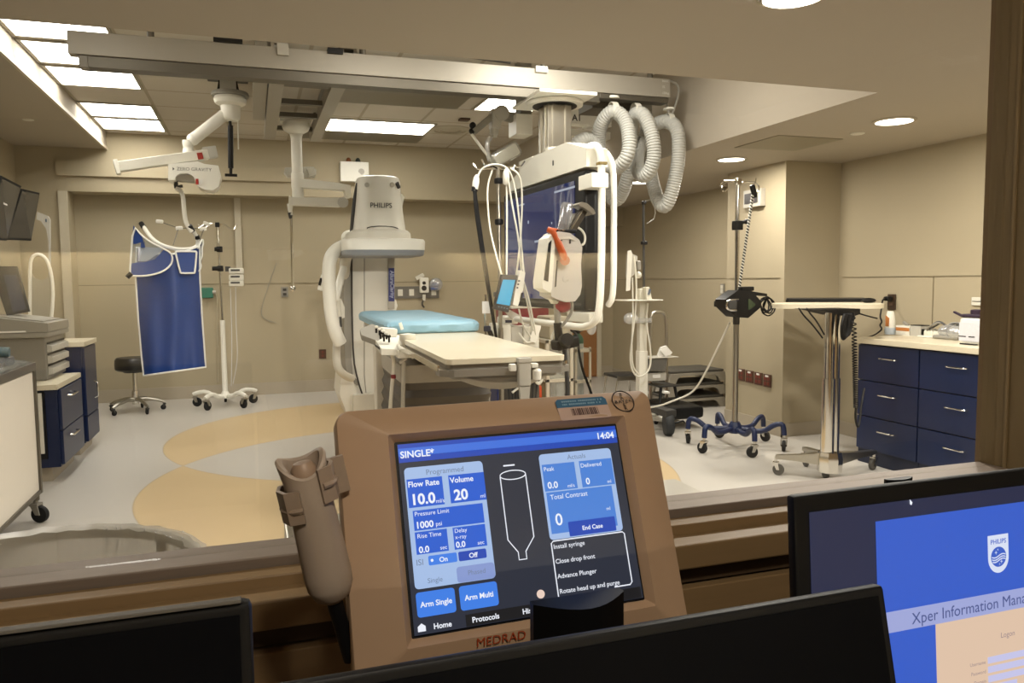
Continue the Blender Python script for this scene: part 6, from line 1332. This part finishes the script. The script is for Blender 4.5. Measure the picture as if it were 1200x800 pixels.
# striped safety cord from the wall clock hook down to the device
t = thing('twisted_cord', 'black and white twisted cord from the drip stand hook down to the black device', 'cord', at(867, 340, YD-.05))
pA, pB = at(883, 222, YD+.0), at(866, 340, YD-.05)
ks = 60
for col_, ph in ((BLACK, 0), (CBL, math.pi)):
    T([pA+(pB-pA)*(i/ks/4)+V((.006*math.cos(i*.9+ph), .006*math.sin(i*.9+ph), 0)) for i in range(ks*4+1)], .0055, 5).build('strand', col_, t)
MB().obox(at(883, 224, YD), (.035, .03, .10), (1, 0, .3), None, .008).build('snap_clip', BLACK, t)
T([at(883, 218, YD), at(885.5, 213, 5.03), at(886, 209, 5.04)], .004, 6).build('clip_ring', CHROME, t)
# ---- on the column
XC = 4.0799
def colplate(name, label, cat, x0, y0, x1, y1, th, m, X=XC, group=None):
    a, b = ax(x0, y0, X), ax(x1, y1, X); ya, yb = min(a.y, b.y), max(a.y, b.y); za, zb = min(a.z, b.z), max(a.z, b.z)
    t = thing(name, label, cat, (X-th/2, (ya+yb)/2, za), group); B((X-th, ya, za), (X, yb, zb), .003).build('plate', m, t); return t, X-th, ya, yb, za, zb
t, xf, ya, yb, za, zb = colplate('wall_timer', 'grey wall timer with dark red display high on the column', 'timer', 877, 224, 897, 241, .05, LGREY)
d = B((xf-.004, ya+.04, za+.03), (xf-.0005, yb-.02, zb-.03)).build('display', glow('timer_dark_red', '#2a0a0a', .6), t, flat=True)
MB().text('15', (zb-za)*.5, V((xf-.005, (ya+yb)/2-.01, za+(zb-za)*.28)), -Y_, Z_, 'CENTER').build('digits', glow('timer_digit', '#c9a49a', .8), d, flat=True)
GRP = 'red socket plates on the column'
for k, lb in enumerate(('farthest of four red socket plates low on the column', 'second from the far end of four red socket plates on the column', 'third from the far end of four red socket plates on the column', 'nearest to the column corner of four red socket plates')):
    x0 = 864.5+10.4*k; t, xf, ya, yb, za, zb = colplate('wall_outlet', lb, 'outlet', x0, 431+2.2*k, x0+8.6, 446.5+2.6*k, .012, RP, XC, GRP)
    for fy in (.3, .7):
        for fz in (.28, .66): B((xf-.004, ya+(yb-ya)*fy-.014, za+(zb-za)*fz-.014), (xf-.0001, ya+(yb-ya)*fy+.014, za+(zb-za)*fz+.014), .003).build('socket', mat('socket_red', '#74332a', .4), t)
    B((xf-.002, (ya+yb)/2-.02, zb-.024), (xf-.0001, (ya+yb)/2+.02, zb-.008)).build('white_tag', PAPER, t, flat=True)
t, xf, ya, yb, za, zb = colplate('wall_switch', 'grey double wall switch on the right wall beside the tall chrome pole', 'switch', 845, 332.5, 849.5, 345, .012, GREYP, XR-.0005)
for fz in (.3, .7): B((xf-.006, (ya+yb)/2-.02, za+(zb-za)*fz-.02), (xf-.0001, (ya+yb)/2+.02, za+(zb-za)*fz+.02), .002).build('rocker', OFFW, t)
# ---- chrome instrument table
c = V((3.62, 4.30, 0)); 
t = thing('instrument_table', 'chrome pedestal table with cream round-ended top, in front of the navy drawers', 'table', c)
zt = 1.12; pa, pb = az(905, 357, zt-.01), az(1034, 357, zt-.01)
cx2, cy2 = (pa.x+pb.x)/2, (pa.y+pb.y)/2; L2 = (pb-pa).length; uT = (pb-pa).normalized(); vT = V((-uT.y, uT.x, 0))
MB().prism([V((cx2, cy2, zt-.03))+uT*x+vT*y for x, y in rrect(L2, .46, .14, 8)], Z_*.03).bevel(.006).build('tabletop', mat('cream_top', '#d2c8b0', .4), t)
c = V((cx2+.0, cy2, 0)); c = V((az(972, 545, .1).x, az(972, 545, .1).y, 0))
zj = at(972, 443, c.y).z
cc2 = V((cx2-.02, cy2, 0)); pole = V((c.x, c.y, 0))
m = MB().cyl(pole+V((-.02, 0, .12)), pole+V((-.02, 0, zj)), .042, n=20).cyl(pole+V((.025, 0, .12)), pole+V((.025, 0, zj)), .036, n=20); m.build('lower_column', CHROME, t)
m = MB().cyl(pole+V((-.02, 0, zj)), pole+V((-.02, 0, zt-.03)), .033, n=20).cyl(pole+V((.025, 0, zj)), pole+V((.025, 0, zt-.03)), .03, n=20); m.build('upper_column', CHROME, t)
MB().lathe([(.03, .045), (.075, .06), (.08, .14), (.07, .19), (.001, .19)], pole, Z_, 8).build('hub', CHROME, t)
for tgt in (az(909, 556, 0), az(1024, 550, 0), az(966, 560, 0), pole+V((.12, .38, 0))):
    d = tgt-pole; d.z = 0; ln = d.length; d.normalize(); q_ = V((-d.y, d.x, 0)); m = MB()
    st = []
    for f, w_, z0_, z1_ in ((.05, .035, .10, .18), (.6*ln, .024, .11, .15), (ln, .02, .11, .135)): st.append([m.bm.verts.new(pole+d*f+q_*s_*w_+Z_*z) for s_, z in ((-1, z0_), (1, z0_), (1, z1_), (-1, z1_))])
    m.skin(st).bevel(.005); m.build('leg', STEEL, t); caster(t, pole+d*ln+V((0, 0, .12)), .037, math.atan2(d.y, d.x), (mat('grey_tyre', '#55524c', .5), CHROME))
MB().prism([at(x, y, c.y-.05) for x, y in [(955, 362.5), (1008, 361.5), (1008, 368), (1002, 370), (990, 370), (965, 364)]], Y_*.2).bevel(.008).build('under_box', BLACK, t)
t = thing('laptop', 'flat black closed laptop on the cream instrument table', 'laptop', V((cx2, cy2, zt)))
l0, l1 = az(926, 352, zt+.012), az(1012, 351, zt+.012); lc = (l0+l1)/2; lc.z = zt
MB().prism([V((lc.x, lc.y+.02, zt+.001))+uT*x+vT*y for x, y in rrect((l1-l0).length, .3, .02, 4)], Z_*.014).bevel(.004).build('base', BLACK, t); MB().prism([V((lc.x, lc.y+.02, zt+.017))+uT*x+vT*y for x, y in rrect((l1-l0).length-.01, .29, .02, 4)], Z_*.010).bevel(.003).build('lid', mat('laptop_black', '#151518', .35), t)
mp = az(1018, 353, zt+.01)
MB().sphere(V((mp.x, mp.y, zt+.016)), .055, 18, (1.0, .7, .34)).build('computer_mouse', BLACK); tag(bpy.data.objects['computer_mouse'], 'black mouse on the right end of the cream instrument table', 'mouse')
t = thing('cable_hank', 'black hank of cables hanging under the instrument table', 'cables', at(992, 400, c.y-.12))
for k in range(8): T([at(990+k*1.2, 368, c.y-.12+.01*k), at(986+k*.6, 382, c.y-.13+.008*k), at(987+k*1.0, 400-k*.7, c.y-.12), at(993+k*.6, 390-k, c.y-.11), at(994+k*.9, 369, c.y-.1)], .010, 7, 2).build('cable', BLACK, t)
for pts_ in ([(936, 361), (942, 370), (952, 380), (964, 396)], [(945, 361), (950, 368), (957, 376), (966, 392)], [(1006, 367), (1016, 370), (1028, 373)]): T([at(x, y, c.y-.02) for x, y in pts_], .005, 6, 2).build('thin_cable', BLACK, t)
t = thing('coiled_cord', 'black coiled phone cord hanging from the instrument table to near the floor', 'cord', at(1002, 505, c.y-.1))
pA, pB = at(1000.5, 372, c.y-.13), at(1003, 478, c.y-.13); hp = []; turns = 34
for i in range(turns*12+1):
    f = i/(turns*12); ff = f**.72; a = i*math.pi/6; hp.append(pA+(pB-pA)*ff+V((.013*math.cos(a), .013*math.sin(a), 0)))
T(hp, .0042, 5).build('coil', BLACK, t); T([pB, at(1002, 490, c.y-.12), at(1006, 505, c.y-.1), at(1010, 470, c.y-.05), at(1013, 455, c.y-.02)], .007, 6, 2).build('tail', BLACK, t); T([at(1000, 366, c.y-.13), pA], .006, 6).build('lead', BLACK, t)
# ================================================================ ALCOVE: NAVY DRAWERS AND COUNTER
FX = 4.03
y_far, y_mid = ax(1005, 430, FX).y, ax(1076.5, 450, FX).y; y_near = y_mid-(y_far-y_mid)*1.02
CT = thing('countertop', 'speckled cream countertop along the right wall alcove', 'countertop', (4.3, 3.6, .845))
B((FX-.025, 2.5, .842), (XR-.002, y_far+.012, .88), .004).build('slab', COUNTER, CT)
for k, (ya, yb, lb) in enumerate(((y_mid, y_far, 'navy three-drawer base unit at the far end under the cream counter'), (y_near, y_mid, 'navy three-drawer base unit next to the right window jamb'), (2.5, y_near, None))):
    if lb is None: continue
    t = thing('drawer_unit', lb, 'cabinet', ((FX+XR)/2, (ya+yb)/2, 0), 'navy drawer units in the alcove')
    B((FX+.02, ya+.002, .0), (XR-.015, yb-.002, .84)).build('carcass', mat('navy_carcass', '#131e36', .5), t, flat=True)
    zs = (.10, .335, .585, .836) if k == 0 else (.10, .335, .585, .836)
    for a, b in zip(zs, zs[1:]):
        d = B((FX, ya+.005, a+.004), (FX+.0195, yb-.005, b-.004), .0015).build('drawer', mat('navy_drawer_face', '#112143', .32, var=.05), t)
        zc3 = b-.085; yc3 = (ya+yb)/2-.02
        MB().tube([V((FX-.0005, yc3-.075, zc3)), V((FX-.028, yc3-.07, zc3)), V((FX-.030, yc3-.04, zc3)), V((FX-.030, yc3+.04, zc3)), V((FX-.028, yc3+.07, zc3)), V((FX-.0005, yc3+.075, zc3))], .0055, 8, smooth=1).build('handle', CHROME, d)
zt = .88
def onc(x, y):
    p = az(x, y, zt); X0 = min(p.x, 4.44); q = ax(x, y, X0); return V((X0, q.y, zt))
def stand_box(x0, x1, yb_, yt_, nm, lb, cat, m, dep=.08, bev=.004):
    a, b = onc(x0, yb_), onc(x1, yb_); d = (b-a); d.z = 0; h = px(yb_-yt_, a.y)*.96*1.3
    n_ = V((-d.y, d.x, 0)).normalized()
    if n_.x < 0: n_ = -n_
    t = thing(nm, lb, cat, (a+b)/2+n_*dep/2)
    MB().prism([a, b, b+n_*dep, a+n_*dep], Z_*h).bevel(bev).build('carton', m, t); return t, a, b, n_, h
p = onc(1043, 391); t = thing('soap_bottle', 'white plastic bottle with pale base beside the wall socket on the counter', 'bottle', p)
h_ = .17
MB().lathe([(.001, .05), (.034, .05), (.034, .10), (.03, .13), (.026, .155), (.022, h_), (.001, h_)], p, Z_, 20).build('upper_body', WHITE, t); MB().lathe([(.001, .0005), (.036, .0005), (.038, .006), (.038, .048), (.034, .05)], p, Z_, 20).build('lower_body', mat('pale_blue_plastic', '#c5cfd6', .35), t)
MB().prism([p+V((-.036, -.02, .06)), p+V((-.036, .01, .06)), p+V((-.033, .014, .14)), p+V((-.033, -.02, .12))], V((.004, 0, 0))).build('orange_flash', mat('label_orange', '#b5713a', .5), t)
t, a, b, n_, h = stand_box(1049.5, 1065.5, 392, 381, 'supply_box', 'white and orange box on the cream counter', 'box', WHITE)
MB().prism([a+Z_*h*.45-n_*.0008, b+Z_*h*.45-n_*.0008, b+Z_*h*.8-n_*.0008, a+Z_*h*.8-n_*.0008], n_*.0006).build('orange_band', mat('label_orange2', '#c07a3e', .5), t, flat=True)
MB().obox((a+b)/2+n_*.03+Z_*(h+.012), (.05, .02, .02), (0, 1, .5), None, .003).build('loose_item', GREYP, t)
t, a, b, n_, h = stand_box(1066.5, 1079, 393, 381, 'supply_box', 'grey box with dark opening on the cream counter', 'box', LGREY); MB().prism([a+Z_*h, b+Z_*h, b+n_*.08+Z_*h, a+n_*.08+Z_*h], Z_*.006).build('dark_opening', BLACK, t)  # black plate on top drawn for the dark opening
t, a, b, n_, h = stand_box(1079.8, 1083.5, 393, 384, 'supply_box', 'narrow black box between grey box and white tray', 'box', BLACK, .05)
p = onc(1090, 394.5); t = thing('vial_tray', 'white moulded tray with small vials on the cream counter', 'tray', p)
MB().box(p+V((-.05, -.075, .0005)), p+V((.05, .065, .012)), .005).build('tray', WHITE, t)
for k, (dx, dy) in enumerate(((.02, .03), (.02, -.02), (-.02, .02), (-.02, -.03))): d = MB().lathe([(.001, .0125), (.011, .0125), (.011, .04), (.006, .05), (.001, .05)], p+V((dx, dy, 0)), Z_, 12).build('vial', OFFW, t); MB().lathe([(.007, .0505), (.008, .062), (.001, .062)], p+V((dx, dy, 0)), Z_, 12).build('stopper', GREYP, d)
p = onc(1110, 392); t = thing('bagged_tubing', 'heap of clear bags with grey tubing in the middle of the counter', 'supplies', p)
rnd = random.Random(6)
MB().sphere(p+V((0, -.03, .05)), .05, 18, (1.2, 1.9, 1.0)).build('clear_bag', clear('tubing_bag', '#eceef0', .3, .15, .16), t)
MB().sphere(p+V((-.03, -.10, .045)), .05, 18, (1, 1.3, .95)).build('clear_bag', clear('tubing_bag', '#eceef0', .3, .15, .16), t)
MB().box(p+V((-.02, .0, .001)), p+V((.06, .16, .045)), .01).build('white_pack', OFFW, t); MB().box(p+V((-.07, -.14, .001)), p+V((-.02, .06, .025)), .01).build('grey_pack', GREYP, t)
for k in range(8):
    y0 = rnd.uniform(-.1, .1); T([p+V((rnd.uniform(-.04, .05), y0-.08, .05)), p+V((0, y0, .10+.03*rnd.random())), p+V((rnd.uniform(-.04, .05), y0+.06, .085)), p+V((.02, y0+.13, .05))], .006, 6, 2).build('tube', DGREY if k % 2 else GREYP, t)
for k, x in enumerate((1119.5, 1124.5)):
    p = onc(x, 397.5-k*1.5); t = thing('glass_vial', ('left of two tiny clear vials beside the large white jug', 'right of two tiny clear vials beside the large white jug')[k], 'vial', p, 'clear vials on the counter')
    MB().lathe([(.001, .0006), (.010, .0006), (.011, .03), (.006, .038), (.006, .044), (.001, .044)], p, Z_, 14).build('vial_body', clear('vial_glass', '#e6e8ea', .25, .05, .15), t); MB().lathe([(.0065, .0445), (.0075, .056), (.001, .056)], p, Z_, 12).build('vial_cap', OFFW, t)
p = onc(1134, 402.5)+V((0, -.045, 0)); t = thing('jug', 'large white jug with dark purple lid at the right end of the counter', 'jug', p)
hj = .165
MB().box(p+V((-.055, -.09, .0006)), p+V((.055, .065, hj)), .018).build('body', WHITE, t); MB().box(p+V((-.057, -.092, .02)), p+V((-.0551, .06, hj-.03))).build('paper_label', mat('label_pale_grey', '#d0cfd4', .6, var=.08, scale=60), t, flat=True)
m = MB(); 
for y0, w_ in ((.035, .05), (-.03, .045)): m.box(p+V((-.0578, y0-w_/2, .045)), p+V((-.0571, y0+w_/2, .052)))
m.build('label_print', mat('label_black', '#222026', .6), t, flat=True)
MB().box(p+V((-.05, -.085, hj)), p+V((.05, .06, hj+.022)), .008).lathe([(.042, hj+.022), (.042, hj+.045), (.035, hj+.05), (.001, hj+.05)], p+V((0, -.02, 0))).build('lid', mat('dark_purple_lid', '#2c1f33', .4), t); MB().obox(p+V((-.05, .075, hj+.02)), (.02, .07, .012), (1, 0, 0), (0, -.4, 1), .003).build('lid_tab', mat('dark_purple_lid', '#2c1f33', .4), t)
B(p+V((-.085, -.08, .0005)), p+V((-.062, .03, .008)), .002).build('black_tray', BLACK); tag(bpy.data.objects['black_tray'], 'thin black strip lying in front of the large white jug', 'strip')
t, xf, ya, yb, za, zb = colplate('wall_outlet', 'dark brown socket plate above the counter with a black plug in it', 'outlet', 1041.5, 344.5, 1050, 363, .012, mat('brown_plate', '#3b2c20', .4), XR-.0005)
B((xf-.004, (ya+yb)/2-.02, za+.03), (xf-.0001, (ya+yb)/2+.02, za+.06), .003).build('socket', mat('socket_brown', '#5a4433', .4), t)
t = thing('plug_lead', 'black plug and curly lead from the wall socket down behind the counter edge', 'lead', V((xf, (ya+yb)/2, za)))
pl = V((xf-.03, (ya+yb)/2, za+(zb-za)*.72)); MB().obox(pl, (.05, .05, .035), None, None, .01).build('plug', BLACK, t)
wv = [pl+V((-.03, 0, 0)), ax(1034, 351, 4.5), ax(1033, 362, 4.48), ax(1031, 372, 4.46), ax(1034, 377, 4.46), ax(1030.5, 381, 4.45), ax(1034, 385, 4.45), ax(1030, 389, 4.44), ax(1022, 394, 4.3), ax(1010, 397, 4.1), ax(1005, 397, 4.02)]
T(wv, .006, 7, 2).build('lead', BLACK, t)
t, xf, ya, yb, za, zb = colplate('wall_outlet', 'cream socket plate half hidden by the right window jamb', 'outlet', 1140, 348, 1154, 358, .012, OFFW, XR-.0005)
for f in (.3, .7): B((xf-.004, ya+(yb-ya)*f-.02, za+.03), (xf-.0001, ya+(yb-ya)*f+.02, zb-.03), .003).build('socket', DGREY, t)
S('trim_21', B((XR-.006, ax(1093.5, 350, XR).y-.002, .89), (XR-.0002, ax(1093.5, 350, XR).y+.002, 1.3)), SEAM)
# ---------------------------------------------------------------- light and exposure
w = bpy.data.worlds.new('world'); SC.world = w; w.use_nodes = True
w.node_tree.nodes['Background'].inputs[0].default_value = (.02, .018, .015, 1); w.node_tree.nodes['Background'].inputs[1].default_value = 1
lamp('control_room_downlight', (.2, -.5, 2.38), .25, 19, (1, .88, .72))
SC.view_settings.exposure = .24
